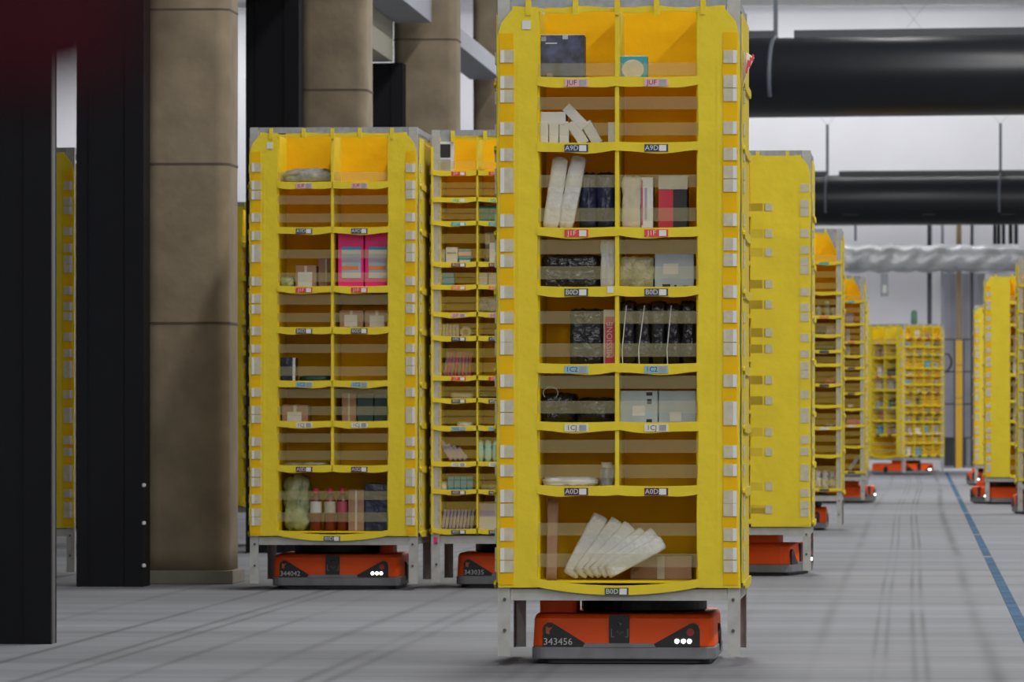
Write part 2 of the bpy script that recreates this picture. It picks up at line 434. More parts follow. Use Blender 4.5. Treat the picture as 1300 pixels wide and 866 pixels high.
P6 = copy_tree(podB2); put_pod('P6', P6, 1045.5, 70.5, 0, 'yellow open-bin pod between the narrow-bin pod and the corner-on far pod')
P7 = copy_tree(podA); put_pod('P7', P7, 1056.5, 82, 0, 'yellow pod of which only a thin right edge shows, before the corner-on pod')
podD.name = 'storage_pod.040'
put_pod('P8', podD, 1149, 106, 0, 'far yellow pod standing corner-on, two stocked faces showing at the end of the aisle')
x, y = W(1149, 106.7); podD.location = (x, y, .04); podD.rotation_euler.z = -PI/4 - .04
put_pod('P9', podC2, 1304, 69.5, 0, 'yellow pod with wide taped side panel on the right of the blue floor line')
P10 = copy_tree(podC2); put_pod('P10', P10, 1279, 88.7, 0, 'shorter-looking yellow pod edge behind the wide taped pod at right')
P11 = copy_tree(podB2); put_pod('P11', P11, 1352, 62, 0, 'yellow pod cut off by the right edge of the photo')
P12 = copy_tree(podA); put_pod('P12', P12, -4, 37.2, 0, 'dim yellow pod seen through the gap between two dark steel columns')
P13 = copy_tree(podC2); put_pod('P13', P13, 340, 46.5, 0, 'dim yellow pod sliver between the brown pillar and the dark column')
# odds and ends fixed to particular pods
MB().box(-.39, -.355, -.511, -.508, zn(37)-.04, zn(26)-.04).build('small_sticker', 'white', podA)
MB().box(-.39, -.355, -.511, -.508, zn(37)-.04, zn(26)-.04).build('small_sticker', 'white', P2)
MB().box(-.045, -.02, -.513, -.5115, zn(372)-.04, zn(364)-.04).build('small_sticker', 'white', podA)
b = MB().add([(.50,-.50,2.30),(.515,-.51,2.35),(.545,-.47,2.42),(.515,-.45,2.44),(.50,-.46,2.38),
              (.503,-.497,2.30),(.518,-.507,2.35),(.548,-.467,2.42),(.518,-.447,2.44),(.503,-.457,2.38)],
             [(0,1,2,3,4),(9,8,7,6,5),(0,5,6,1),(1,6,7,2),(2,7,8,3),(3,8,9,4),(4,9,5,0)])
tg = b.build('warning_tag', 'tag_w', podA)
for k in range(3):
    MB().add([(.512+.012*k,-.513+.012*k,2.355+.026*k),(.52+.012*k,-.512+.012*k,2.352+.026*k),(.528+.010*k,-.50+.01*k,2.405+.012*k),(.520+.010*k,-.50+.01*k,2.41+.012*k)], [(0,1,2,3)]).build('red_stripe', 'red', tg)
MB().box(-.478, -.455, -.4935, -.4915, Z(691, 34.9)-.04, Z(682, 34.9)-.04).build('magenta_sticker', 'magenta', podB)

# ------------------------------------------------------------------ drive robots
def rrect(w, l, r, n=5):
    pts = []
    for cx, cy, a0 in ((w/2-r, -l/2+r, -90), (w/2-r, l/2-r, 0), (-w/2+r, l/2-r, 90), (-w/2+r, -l/2+r, 180)):
        for i in range(n+1):
            a = math.radians(a0 + 90*i/n); pts.append((cx + r*math.cos(a), cy + r*math.sin(a)))
    return pts
def rz_(x, y): return ((x-655)/1560., (470-y)/1560.)     # front drawing of the robot, in metres
def make_robot(num, variant=0):
    L = .90; Wd = .752; yf = -L/2
    r = empty('drive_robot', (0, 0, 0))
    MB().plan(rrect(Wd-.05, L-.05, .06), .004, .020).build('skirt', 'blackmatte', r)
    MB().plan(rrect(Wd, L, .055), .020, .072).build('bumper', 'bumper', r, bevel=.006)
    bd = MB().plan(rrect(Wd-.008, L-.010, .060), .0725, .190, .014)
    bd.plan(rrect((Wd-.008)*.986, (L-.010)*.986, .060), .1905, .205, .03)
    bd.build('shell', 'orange', r, bevel=.004)
    # raised middle of the bumper
    p = [rz_(395, 362), rz_(860, 362), rz_(845, 336), rz_(410, 336)]
    MB().prism([p[0], p[1], p[2], p[3]], yf-.003, yf+.012).build('bumper_crest', 'bumper', r)
    fy = yf + .0015
    def pan(pts, name):
        q = [rz_(*t) for t in pts]
        a = sum(q[i][0]*q[(i+1) % len(q)][1] - q[(i+1) % len(q)][0]*q[i][1] for i in range(len(q)))
        if a < 0: q = q[::-1]
        return MB().prism(q, yf-.002, yf+.012).build(name, 'blackmatte', r)
    lp = pan([(140,358),(140,245),(150,220),(172,206),(198,206),(410,336),(398,358)], 'number_panel')
    rp = pan([(1140,360),(1140,250),(1128,222),(1106,208),(1082,210),(845,342),(862,360)], 'lamp_panel')
    cp = pan([(563,338),(692,338),(692,157),(563,157)], 'sensor_panel')
    for k, xx in enumerate((995, 1036, 1074)):
        x, z = rz_(xx, 322)
        MB().add(*_cyl(x, yf-.002, z, .0095, .004, 12)).build('lamp', 'lamp', rp)
    x, z = rz_(1080, 265); MB().add(*_cyl(x, yf-.002, z, .016, .001, 14)).build('red_mark', 'logo_r', rp)
    x, z = rz_(180, 255); MB().prism([(x-.012, z-.012), (x+.004, z-.016), (x+.002, z-.002), (x+.016, z+.014), (x+.002, z+.010), (x-.012, z+.016)], yf-.003, yf-.002).build('orange_mark', 'logo_o', lp)
    x, z = rz_(238, 328); lettering(num, .040, 'text', Matrix.Translation((x, yf-.003, z)), lp, 'number')
    b = MB(); 
    for sx in (-1, 1):
        x, z = rz_(631 + sx*52, 270); b.box(x-.0015, x+.0015, yf-.003, yf-.002, z-.016, z+.016); b.box(min(x, x-sx*.012), max(x, x-sx*.012), yf-.003, yf-.002, z-.018, z-.015)
    x, z = rz_(625, 270)
    b.tube([(x-.012, yf-.003, z), (x-.006, yf-.003, z+.008), (x, yf-.003, z), (x+.006, yf-.003, z-.006), (x+.014, yf-.003, z+.006), (x+.02, yf-.003, z)], .0015, 5)
    b.build('bracket_mark', 'bumper', cp)
    x, z = rz_(628, 215); MB().add(*_cyl(x, yf-.002, z, .008, .003, 12)).build('lens', 'black', cp)
    # top gear
    if variant == 0:
        MB().plan(rrect(.15, .30, .02), .206, .258).build('lift_housing', 'orange', r, bevel=.004).location = (-.272, -.22, 0)
        MB().lathe([(.25, .206), (.26, .215), (.26, .255), (.25, .2585)], 40, (.065, -.02, 0)).build('lift_plate', 'blackmatte', r)
    else:
        MB().lathe([(.25, .206), (.26, .215), (.26, .255), (.25, .2585)], 40, (-.03, -.02, 0)).build('lift_plate', 'blackmatte', r)
        MB().plan(rrect(.08, .30, .02), .206, .255).build('lift_housing', 'orange', r, bevel=.004).location = (.28, -.1, 0)
    for sx in (-1, 1):
        w = MB(Matrix.Translation((sx*(Wd/2-.004), .05, .095)) @ Matrix.Rotation(PI/2, 4, 'Y')).lathe([(.05, -.008), (.058, -.004), (.058, .006), (.03, .010)], 24)
        w.build('wheel_cover', 'blackmatte', r, True)
    return r
def put_robot(r, px, D, rz, label, dy=.0):
    x, y = W(px, D); c = Vector((0, .45, 0)); c.rotate(Matrix.Rotation(rz, 3, 'Z'))
    r.location = (x + c.x, y + c.y, 0); r.rotation_euler.z = rz; tag(r, label, 'robot', 'orange drive robots'); return r
put_robot(make_robot('343456'), 791.5, 24.2, 0, 'orange drive robot numbered 343456 under the closest pod')
put_robot(make_robot('344042', 1), 426, 34.85, 0, 'orange drive robot numbered 344042 next to the brown pillar')
put_robot(make_robot('343035', 1), 659, 35.15, 0, 'orange drive robot numbered 343035, half hidden by the closest pod leg')
rb = make_robot('', 0); index_kids()
r4 = rb; x, y = W(932, 38.3); r4.location = (x, y, 0); r4.rotation_euler.z = math.radians(79); tag(r4, 'orange robot turned sideways under the plain-panelled pod', 'robot', 'orange drive robots')
def more_robot(px, D, deg, label):
    c = copy_tree(rb); x, y = W(px, D); c.location = (x, y, 0); c.rotation_euler.z = math.radians(deg); tag(c, label, 'robot', 'orange drive robots'); return c
more_robot(998, 53.75, 0, 'orange robot with lit lamps under the narrow-bin pod with grey post')
more_robot(1058, 71.1, 78, 'orange robot side-on under the open-bin pod in the middle of the row')
more_robot(1146, 106.7, 43, 'farthest orange robot, corner-on under the pod at the end of the aisle')
more_robot(1289, 70.1, -72, 'orange robot facing the aisle on the right side under the taped pod')
more_robot(1272, 89.3, -72, 'small distant orange robot behind the taped pod at right')
more_robot(1345, 62.6, -80, 'orange robot cut off by the right edge of the photo')

# ------------------------------------------------------------------ stock on the shelves
LIPS = {'P1': A_LIPS, 'P2': A_LIPS, 'P3': B_LIPS, 'P5': B2_LIPS, 'P6': B2_LIPS, 'P9': A_LIPS, 'P4': C_LIPS}
def spot(pod, row, x0, x1, yt, dep=.08):
    px, D = PODS[pod]; Dd = D + dep; ppm = FPX/Dd
    zf = LIPS[pod][row] - .0115
    X, Y = W((x0+x1)/2, Dd)
    return X, Y, zf, (x1-x0)/ppm, CAMZ + (HOR-yt)/ppm - zf
def carton(pod, row, x0, x1, yt, m, label, cat='box', d=.16, dep=.08, tilt=0, name='carton', sticker=None, group=None, rz=0, lift=0, band=None):
    X, Y, zf, w, h = spot(pod, row, x0, x1, yt, dep); h -= lift
    r = empty(name, (X, Y + d/2, zf + lift), label, cat, group, rz); r.rotation_euler.y = tilt
    MB().box(-w/2, w/2, -d/2, d/2, 0, h).build('box_body', m, r, bevel=min(.004, w*.08))
    MB().box(-w*.06, w*.06, -d/2-.0006, -d/2, h*.0+.002, h-.002).build('tape_seam', 'cream' if m == 'brown' else m, r) if m == 'brown' else None
    if sticker:
        sm, a, b_, c, e = sticker
        MB().box(-w/2+a*w, -w/2+b_*w, -d/2-.0014, -d/2-.0002, c*h, e*h).build('sticker', sm, r)
    if band:
        for q_, (sm, a, b_, c, e) in enumerate(band):
            MB().box(-w/2+a*w, -w/2+b_*w, -d/2-.0016-.0005*q_, -d/2-.0002, c*h, e*h).build('print_patch', sm, r)
    return r
def bag(pod, row, x0, x1, yt, m, label, cat='packet', d=.16, dep=.08, tilt=0, name='polybag', group=None, seed=1, puff=.5, jit=.004, lift=0):
    X, Y, zf, w, h = spot(pod, row, x0, x1, yt, dep); h -= lift
    o = MB().pillow(w, d, h, puff, min(jit, h*.12), 8, seed).build(name, m, None, True)
    o.location = (X, Y + d/2, zf + lift); o.rotation_euler.y = tilt
    return tag(o, label, cat, group)
# nearest pod
carton('P1', 0, 684, 742, 44, 'artbox', 'dark navy illustrated box in the top left bin of the closest pod', d=.12,
       band=[('paleblue', .52, .64, .90, .99), ('grey', .05, .16, .86, .96), ('text', .15, .4, .80, .825), ('mauve', .18, .30, .08, .16)])
t = carton('P1', 0, 785, 822, 71, 'teal', 'small teal and white box in the top right bin of the closest pod', d=.08)
MB().prism([(.05*math.cos(a)*.9, .045 + .04*math.sin(a)) for a in [2*PI*k/16 for k in range(16)]], -.0422, -.0402).build('print_patch', 'cream', t)
wg = 'white boxes in the second row of the closest pod'
for k, (a, b_, yt, tl, lf, lab) in enumerate([
    (684, 696, 154, 0, 0, 'white upright box at the far left of the second row, closest pod'),
    (697, 709, 154, 0, 0, 'second white upright box from the left in the closest pod'),
    (710, 722, 154, 0, 0, 'third white upright box, ending the upright trio in the closest pod'),
    (772, 781, 155, 0, 0, 'lone white upright box against the divider in the closest pod')]):
    carton('P1', 1, a, b_, yt, 'white', lab, d=.14, name='white_box', group=wg)
carton('P1', 1, 683.5, 718, 142, 'white', 'white box lying flat on top of the upright trio', d=.14, name='white_box', group=wg, lift=.083)
for (x, z, ang, l, lab) in ((738, 180, -33, .105, 'white box leaning left beside the upright trio, below the highest one'),
                            (755, 180, -30, .10, 'white box leaning at the right of the leaning pair'),):
    X, Y, zf, w, h = spot('P1', 1, x, x+1, 150)
    r = empty('white_box', (X + .012, Y + .07, zf+.008), lab, 'box', wg); r.rotation_euler.y = math.radians(ang)
    MB().box(-.022, .020, -.07, .07, 0, l).build('box_body', 'white', r, bevel=.002)
X, Y, zf, w, h = spot('P1', 1, 731, 732, 150)
r = empty('white_box', (X + .037, Y + .07, zf+.075), 'white box tipped over on the leaning pair, highest of all', 'box', wg); r.rotation_euler.y = math.radians(-44)
MB().box(-.020, .020, -.07, .07, 0, .115).build('box_body', 'white', r, bevel=.002)
def leaning(pod, row, xb, xt, yt, wpx, m, label, group=None, th=.05, dep=.1, seed=1, name='polybag', puff=.25, cat='packet', zadd=0, yoff=0):
    px, D = PODS[pod]; ppm = FPX/(D+dep)
    X, Y = W(xb, D+dep); zf = LIPS[pod][row] - .0115 + zadd
    dz = CAMZ + (HOR-yt)/ppm - zf; dx = (xt-xb)/ppm
    l = math.hypot(dx, dz)
    o = MB().pillow(wpx/ppm, th, l, puff, .0015, 8, seed).build(name, m, None, True)
    o.location = (X, Y + th/2 + yoff, zf + .012*abs(dx)/l*3); o.rotation_euler.y = math.atan2(dx, dz)
    return tag(o, label, cat, group)
leaning('P1', 2, 698, 712, 201, 20, 'whiteplastic', 'long white plastic-wrapped roll leaning in the third row, left one', 'leaning white rolls', seed=3, th=.06, puff=.3)
leaning('P1', 2, 717, 735, 200, 20, 'whiteplastic', 'long white plastic-wrapped roll leaning in the third row, right one', 'leaning white rolls', seed=4, th=.06, puff=.3)
bag('P1', 2, 736, 757, 219, 'navy', 'navy wrapped pack beside the leaning white rolls', d=.22, puff=.2, dep=.14)
bag('P1', 2, 757, 780, 219, 'navy', 'navy wrapped pack against the divider of the third row', d=.22, puff=.2, seed=5, dep=.14)
bag('P1', 2, 790, 813, 224, 'cream', 'cream pack at the left of the right third-row bin', d=.18, puff=.1, name='paper_pack')
carton('P1', 2, 814, 829, 225, 'white', 'white pack with coloured stripes beside the cream pack', d=.18, name='paper_pack', band=[('rose', .0, .14, .1, .95), ('lilac', .3, .5, .2, .8)])
t = carton('P1', 2, 836, 873, 223, 'blackmatte', 'red and black box with a cream top in the third row', d=.16, band=[('red', 0, .5, 0, .74), ('cream', 0, 1, .75, 1)])
bag('P1', 3, 685, 762, 341, 'black', 'black glossy flat pack lying lowest in the fourth row', d=.28, puff=.15)
bag('P1', 3, 688, 760, 324, 'black', 'black glossy flat pack stacked on another in the fourth row', d=.28, puff=.2, seed=8, lift=.072)
bag('P1', 3, 763, 780, 304, 'whiteplastic', 'narrow white upright bag by the divider in the fourth row', d=.1, puff=.2, dep=.05)
bag('P1', 3, 787, 829, 326, 'clearbag', 'yellowish clear bag next to the pale blue box', d=.2, puff=.15)
carton('P1', 3, 831, 881, 322, 'paleblue', 'pale blue box with a small label, alone in the fourth row', d=.2, name='pale_blue_box', sticker=('white', .22, .6, .42, .72), band=[('blackmatte', .2, .4, .0, .14), ('blackmatte', .5, .56, .0, .12), ('blackmatte', .72, .84, 0, .1)])
bag('P1', 4, 724, 765, 392, 'black', 'dark picture pack in shiny wrap beside the red-lettered box', d=.15, puff=.15, dep=.07)
t = carton('P1', 4, 766, 780.5, 393, 'cream', 'narrow box with red vertical lettering on its spine', d=.16, dep=.06)
MB().box(-.016, .022, -.0822, -.0802, .005, .20).build('print_patch', 'red', t)
lt = lettering('MISSIONE', .034, 'cream', Matrix.Translation((.003, -.083, .105)) @ Matrix.Rotation(-PI/2, 4, 'Y'), t)
for k in range(5):
    bag('P1', 4, 787 + k*19.4, 805.5 + k*19.4, 382 + (k % 2)*3, 'black', ['dark shiny wrapped pack touching the divider in the fifth row', 'dark shiny wrapped pack, second from the divider in the fifth row',
        'dark shiny wrapped pack in the middle of the five standing packs', 'dark shiny wrapped pack, second from the right of five', 'dark shiny wrapped pack at the right wall of the fifth row'][k],
        d=.2, puff=.25, seed=20+k, group='dark wrapped packs in the fifth row', dep=.07)
for k, (xa, xb) in enumerate(((791, 794), (812, 817), (848, 851))):
    X, Y = W(xa, 24.055); X2, Y2 = W(xb, 24.055)
    o = MB().tube([(X, Y, 1.19), (X-.004, Y, 1.28), ((X+X2)/2, Y, 1.37), (X2+.004, Y, 1.46)], .0022, 6).build('hanging_string', 'tabedge')
    tag(o, ['white string hanging at the left of the five dark packs', 'white string hanging before the second dark pack', 'white string hanging before the fourth dark pack'][k], 'hanging string', 'white strings before the dark packs')
bag('P1', 5, 685, 730, 500, 'black', 'black lumpy wrapped pack at the left of the sixth row', d=.25, seed=31, jit=.008)
bag('P1', 5, 731, 780, 506, 'black', 'black lumpy wrapped pack near the divider in the sixth row', d=.25, seed=32, jit=.007)
X, Y = W(699, 24.06)
o = MB().tube([(X + .03*math.cos(a), Y, .985 + .12 + .025*math.sin(a)) for a in [k*PI/9 for k in range(-2, 12)]], .002, 6).build('thin_cable', 'plate'); tag(o, 'thin grey cable loop on the lumpy black pack', 'cable')
carton('P1', 5, 787, 835, 496, 'paleblue', 'pale blue box by the divider, left of a pair', d=.2, name='pale_blue_box', group='pale blue box pair', sticker=('white', .33, .66, .25, .55), band=[('blackmatte', .7, .85, .05, .15), ('blackmatte', .72, .84, .6, .75), ('blackmatte', .7, .86, .85, .95)])
carton('P1', 5, 836, 884, 496, 'paleblue', 'pale blue box at the right wall, right of a pair', d=.2, name='pale_blue_box', group='pale blue box pair', sticker=('white', .3, .6, .08, .36))
bag('P1', 6, 688, 758, 606, 'whiteplastic', 'flat white crumpled bag lying in the seventh row', d=.2, seed=41, puff=.6)
X, Y, zf, w, h = spot('P1', 6, 761, 779, 587)
j = empty('plastic_jar', (X, Y+.03, zf), 'small grey plastic jar beside the flat white bag', 'jar')
MB().lathe([(.026, 0), (.028, .01), (.028, h*.7), (.020, h*.78)], 20).build('jar_body', 'grey', j, True); MB().lathe([(.022, h*.78), (.023, h*.8), (.023, h)], 20).build('lid', 'tab', j)
# bottom bin
r = leaning('P1', 7, 700, 702, 634, 13, 'brown', 'upright strip of brown cardboard at the left of the bottom bin', th=.03, puff=.0, name='cardboard_strip', cat='cardboard')
for k, (xb, xt, yt, wd) in enumerate(((722, 762, 660, 20), (734, 784, 668, 20), (744, 800, 675, 19), (752, 818, 685, 19), (762, 832, 686, 18), (770, 842, 698, 18))):
    leaning('P1', 7, xb, xt, yt, wd, 'whiteplastic', ['white wrapped packet, steepest and leftmost of the fanned six', 'second white packet from the left in the fan', 'third white packet from the left in the fan',
            'fourth white packet from the left in the fan', 'fifth white packet in the fan, with the pointed tip', 'lowest and rightmost white packet of the fanned six'][k], 'fanned white packets in the bottom bin', th=.04, seed=50+k, puff=.15, yoff=-.012*k + .06)
carton('P1', 7, 800, 878, 706, 'brown', 'brown cardboard flat box behind the fanned packets', d=.2, dep=.2, name='cardboard_box')
# left pod
bag('P2', 0, 358, 421, 214, 'grey', 'grey and black crumpled bag in the top bin of the pink-pack pod', d=.25, seed=60, puff=.9, jit=.01)
bag('P2', 2, 356, 372, 352, 'palegreen', 'small pale bag beside a labelled brown carton', d=.12, seed=61)
carton('P2', 2, 375, 401, 337, 'brown', 'brown carton with a large white label, left of the pink packs', d=.2, sticker=('white', .12, .82, .02, .7))
carton('P2', 2, 404, 424, 328, 'brown', 'plain brown carton touching the pink packs bin', d=.2, dep=.14)
for k, (a, b_) in enumerate(((429, 461.5), (463, 496))):
    t = carton('P2', 2, a, b_, 296, 'pink', ['bright pink pack, left of the pair', 'bright pink pack, right of the pair'][k], 'pack', d=.2, name='pink_pack', group='pink packs', dep=.06,
        band=[('paleblue', .15, .9, .2, .74), ('blue', .15, .9, .70, .75), ('l_orange', .15, .8, .33, .40), ('white', .15, .9, .62, .69), ('white', .15, .9, .18, .28), ('lilac', .18, .86, .48, .56)])
carton('P2', 3, 431, 461, 394, 'brown', 'brown labelled carton in the fourth row, left of two', d=.2, group='labelled brown cartons', sticker=('white', .2, .75, .12, .75))
carton('P2', 3, 463, 494, 394, 'brown', 'brown labelled carton in the fourth row, right of two', d=.2, group='labelled brown cartons', sticker=('white', .2, .8, .1, .72))
carton('P2', 4, 356, 375, 454, 'navy', 'navy box with a white right edge', d=.16, band=[('white', .82, 1, 0, .99)])
bag('P2', 4, 379, 421, 477, 'darkteal', 'flat dark green packet beside the navy box', d=.2, seed=62, puff=.8)
carton('P2', 5, 358, 391, 514, 'brown', 'brown carton with a small white label, sixth row', d=.2, sticker=('white', .2, .75, .05, .6))
carton('P2', 5, 434, 452, 499, 'brown', 'upright brown carton left of the dark teal boxes', d=.2)
carton('P2', 5, 453, 474, 500, 'darkteal', 'dark teal box touching the brown carton', d=.2, group='dark teal boxes')
carton('P2', 5, 475, 495, 500, 'darkteal', 'dark teal box at the right wall', d=.2, group='dark teal boxes')
bag('P2', 6, 358, 420, 587, 'clearbag', 'flat pale bag in the seventh row of the pink-pack pod', d=.2, seed=63, puff=.8)
bag('P2', 7, 360, 391, 604, 'palegreen', 'pale green clear bag at the left of the bottom bin', d=.25, seed=64, jit=.012, dep=.12)
for k, (cx, mm) in enumerate(((400, 'white'), (418, 'cream'), (434, 'rose'))):
    X, Y, zf, w, h = spot('P2', 7, cx-8, cx+8, 620, .1)
    bt = empty('sauce_bottle', (X, Y+.04, zf), ['amber bottle with white label and red cap, left of three', 'amber bottle with cream label and red cap, middle of three', 'amber bottle with rosy label and red cap, right of three'][k], 'bottle', 'red-capped bottles')
    MB().lathe([(.030, 0), (.034, .01), (.034, h*.72), (.018, h*.84), (.014, h*.9)], 20).build('bottle_body', 'amberglass', bt, True)
    MB().lathe([(.0345, h*.42), (.035, h*.43), (.035, h*.68), (.0345, h*.69)], 20).build('bottle_label', mm, bt, True)
    MB().lathe([(.018, h*.88), (.019, h*.89), (.019, h), (.016, h)], 16).build('cap', 'red', bt)
carton('P2', 7, 442, 462, 622, 'brown', 'tall brown carton right of the red-capped bottles', d=.25)
carton('P2', 7, 463, 494, 614, 'navy', 'dark navy box in the bottom right corner of the pink-pack pod', d=.25)
# narrow-bin pod
t = carton('P3', 0, 556, 576, 180, 'white', 'white framed box with two dark pictures in the top bin', d=.05, dep=.03, band=[('blackmatte', .15, .8, .48, .92), ('plate', .15, .8, .02, .42)])
for k in range(5):
    px0 = 607 + k*6
    leaning('P3', 2, px0, px0+4, 263, 7, 'teal', ['teal card packet, leftmost of the zigzag row', 'teal card packet, second of the zigzag row', 'teal card packet, third of the zigzag row', 'teal card packet, fourth of the zigzag row', 'teal card packet, last of the zigzag row'][k], 'teal zigzag packets', th=.1, puff=.05, seed=70+k, name='card_packet')
carton('P3', 3, 556, 565, 318, 'grey', 'small grey box at the far left of the fourth narrow row', d=.1)
carton('P3', 3, 566, 581, 314, 'white', 'white box between the grey box and the teal-pink one', d=.1, sticker=('grey', .1, .9, .6, .7))
carton('P3', 3, 582, 598, 316, 'teal', 'teal and pink box in the fourth narrow row', d=.1, band=[('l_pink', 0, 1, .55, .8), ('white', .1, .9, .0, .25)])
carton('P3', 3, 616, 640, 294, 'plate', 'dark grey box with white end, high in the narrow bin', d=.1, dep=.2, band=[('white', 0, .25, .6, .95)])
carton('P3', 3, 621, 645, 308, 'white', 'plain white box in front of the dark grey one', d=.1, dep=.06)
carton('P3', 4, 557, 576, 346, 'blue', 'light blue box in the fifth narrow row', d=.12)
carton('P3', 4, 607, 619, 346, 'white', 'white small box, left of a pair in the fifth narrow row', d=.12, group='pair of small white boxes')
carton('P3', 4, 620, 631, 346, 'white', 'white small box, right of a pair in the fifth narrow row', d=.12, group='pair of small white boxes')
bag('P3', 5, 605, 640, 378, 'grey', 'grey shiny bag filling the sixth narrow bin', d=.2, seed=71)
for k in range(6):
    carton('P3', 6, 557.5 + k*4.2, 561.2 + k*4.2, 412, 'cream', ['thin cream box, leftmost of six in a row', 'thin cream box, second of six', 'thin cream box, third of six', 'thin cream box, fourth of six', 'thin cream box, fifth of six', 'thin cream box, last of six beside the beige roll'][k], d=.1, name='thin_box', group='six thin cream boxes')
X, Y, zf, w, h = spot('P3', 6, 584, 598, 412)
rl = empty('tape_roll', (X, Y+.03, zf + .033), 'beige tape roll next to the six thin cream boxes', 'tape roll')
MB(Matrix.Rotation(PI/2, 4, 'X')).lathe([(.016, -.02), (.033, -.02), (.033, .02), (.016, .02)], 20).build('tape_band', 'cream', rl); MB(Matrix.Rotation(PI/2, 4, 'X')).lathe([(.012, -.021), (.016, -.021), (.016, .021), (.012, .021)], 16).build('core', 'brown', rl)
for k in range(8):
    leaning('P3', 7, 564 + k*4.6, 569.5 + k*4.0, 447, 3.8, 'rose' if k % 2 else 'mauve', 'pink and purple striped thin pack leaning at place %s of the eight' % ['one', 'two', 'three', 'four', 'five', 'six', 'seven', 'eight'][k], 'eight leaning striped packs', th=.08, puff=.05, seed=80+k, name='thin_pack')
bag('P3', 8, 572, 600, 499, 'cream', 'small cream clutter bag in the ninth narrow row', d=.12, seed=90, jit=.008)
bag('P3', 8, 608, 640, 499, 'black', 'flat dark packet in the ninth narrow row', d=.15, seed=91)
bag('P3', 9, 580, 600, 536, 'whiteplastic', 'small white flat packet alone in the tenth narrow row', d=.12, seed=92)
for k in range(4):
    leaning('P3', 10, 574 + k*6, 560 + k*7, 565 + k*3, 6, 'lilac', ['lilac packet leaning lowest at left', 'second leaning lilac packet', 'third leaning lilac packet', 'last leaning lilac packet, nearest the divider'][k], 'leaning lilac packets', th=.06, puff=.05, seed=95+k, name='lilac_packet')
for k in range(3):
    o = bag('P3', 10, 604.5 + k*10, 614 + k*10, 559, 'mint', ['mint green bottle pack with pink mark by the divider', 'mint green bottle pack in the middle of three', 'mint green bottle pack at the right'][k], d=.08, seed=100+k, puff=.9, jit=.001, group='three mint packs', name='mint_pack', dep=.04)
for k in range(4):
    carton('P3', 11, 568.5 + k*8.1, 576 + k*8.1, 605, 'blue', ['blue box, leftmost of four in the twelfth narrow row', 'blue box, second of four', 'blue box, third of four', 'blue box, last of four by the divider'][k], d=.12, name='blue_box', group='four blue boxes')
bag('P3', 11, 557, 567, 612, 'whiteplastic', 'tiny white packet left of the four blue boxes', d=.1, seed=104)
bag('P3', 11, 610, 632, 615, 'clearbag', 'creased pale packet in the twelfth narrow row', d=.15, seed=105, jit=.008)
for k in range(9):
    leaning('P3', 12, 562 + k*4.5, 565.5 + k*4.4, 648, 3.6, 'lilac', 'thin lilac packet, place %s of the nine in the bottom bin' % ['one', 'two', 'three', 'four', 'five', 'six', 'seven', 'eight', 'nine'][k], 'nine thin lilac packets', th=.1, puff=.05, seed=110+k, name='thin_pack')
carton('P3', 12, 605.5, 640, 655, 'white', 'lower white flat box in the bottom narrow bin', d=.15, name='flat_box', group='two white flat boxes')
carton('P3', 12, 605.5, 640, 639, 'lilac', 'upper pale flat box in the bottom narrow bin', d=.15, name='flat_box', group='two white flat boxes', lift=.076)
# farther pods
for k, (px_, yt) in enumerate(((1039, 389), (1050, 382), (1058, 391))):
    X, Y, zf, w, h = spot('P5', 2, px_-4, px_+4, yt, .08)
    j = empty('plastic_jar', (X, Y+.03, zf), ['grey jar at left of three behind the plain-panelled pod', 'taller grey jar, middle of three', 'grey jar at right of three by the grey post'][k], 'jar', 'three grey jars')
    MB().lathe([(.026, 0), (.028, .01), (.028, h*.74), (.018, h*.8)], 16).build('jar_body', 'grey', j, True); MB().lathe([(.02, h*.8), (.02, h)], 16).build('lid', 'white', j)
carton('P5', 3, 1036, 1048, 412, 'navy', 'dark blue box below the three grey jars', d=.1)
carton('P5', 3, 1049, 1061, 414, 'lilac', 'pale lilac box beside the dark blue box', d=.1)
bag('P5', 4, 1036, 1061, 437, 'darkteal', 'dark green bag in the fifth row beyond the plain panel', d=.1, seed=120)
bag('P5', 6, 1046, 1060, 481, 'rose', 'reddish packet behind the elastic bands', d=.1, seed=121)
bag('P5', 8, 1049, 1059, 538, 'grey', 'thin grey packet in a mostly empty bin', d=.1, seed=122)
for k in range(3):
    bag('P5', 10, 1034 + k*9.3, 1042.5 + k*9.3, 598, 'whiteplastic', ['white bulging bag, leftmost of three low in the narrow-bin pod', 'white bulging bag, middle of three', 'white bulging bag, right of three at the post'][k], d=.15, seed=123+k, group='three white bulging bags', jit=.01)
carton('P6', 1, 1073, 1084, 398, 'mauve', 'mauve box in the distant open-bin pod', d=.1)
carton('P6', 3, 1074, 1079, 418, 'grey', 'narrow grey box in the distant open-bin pod', d=.1)
carton('P6', 8, 1075, 1095, 532, 'rose', 'dusky rose box in the distant open-bin pod', d=.1)
leaning('P6', 7, 1077, 1083, 519, 3, 'whiteplastic', 'white packet leaning above the dusky rose box', th=.05, seed=130)
leaning('P6', 10, 1078, 1092, 580, 5, 'grey', 'long grey packet leaning in the lowest distant bin', th=.05, seed=131)
for k, (row, yt, m) in enumerate(((1, 398, 'brown'), (2, 428, 'brown'), (3, 452, 'whiteplastic'), (4, 482, 'brown'), (5, 508, 'cream'), (6, 536, 'brown'))):
    carton('P9', row, 1286, 1299, yt, m, 'box on level %s of the taped pod right of the blue line' % ['two', 'three', 'four', 'five', 'six', 'seven'][k], d=.2, group='boxes in the taped pod')
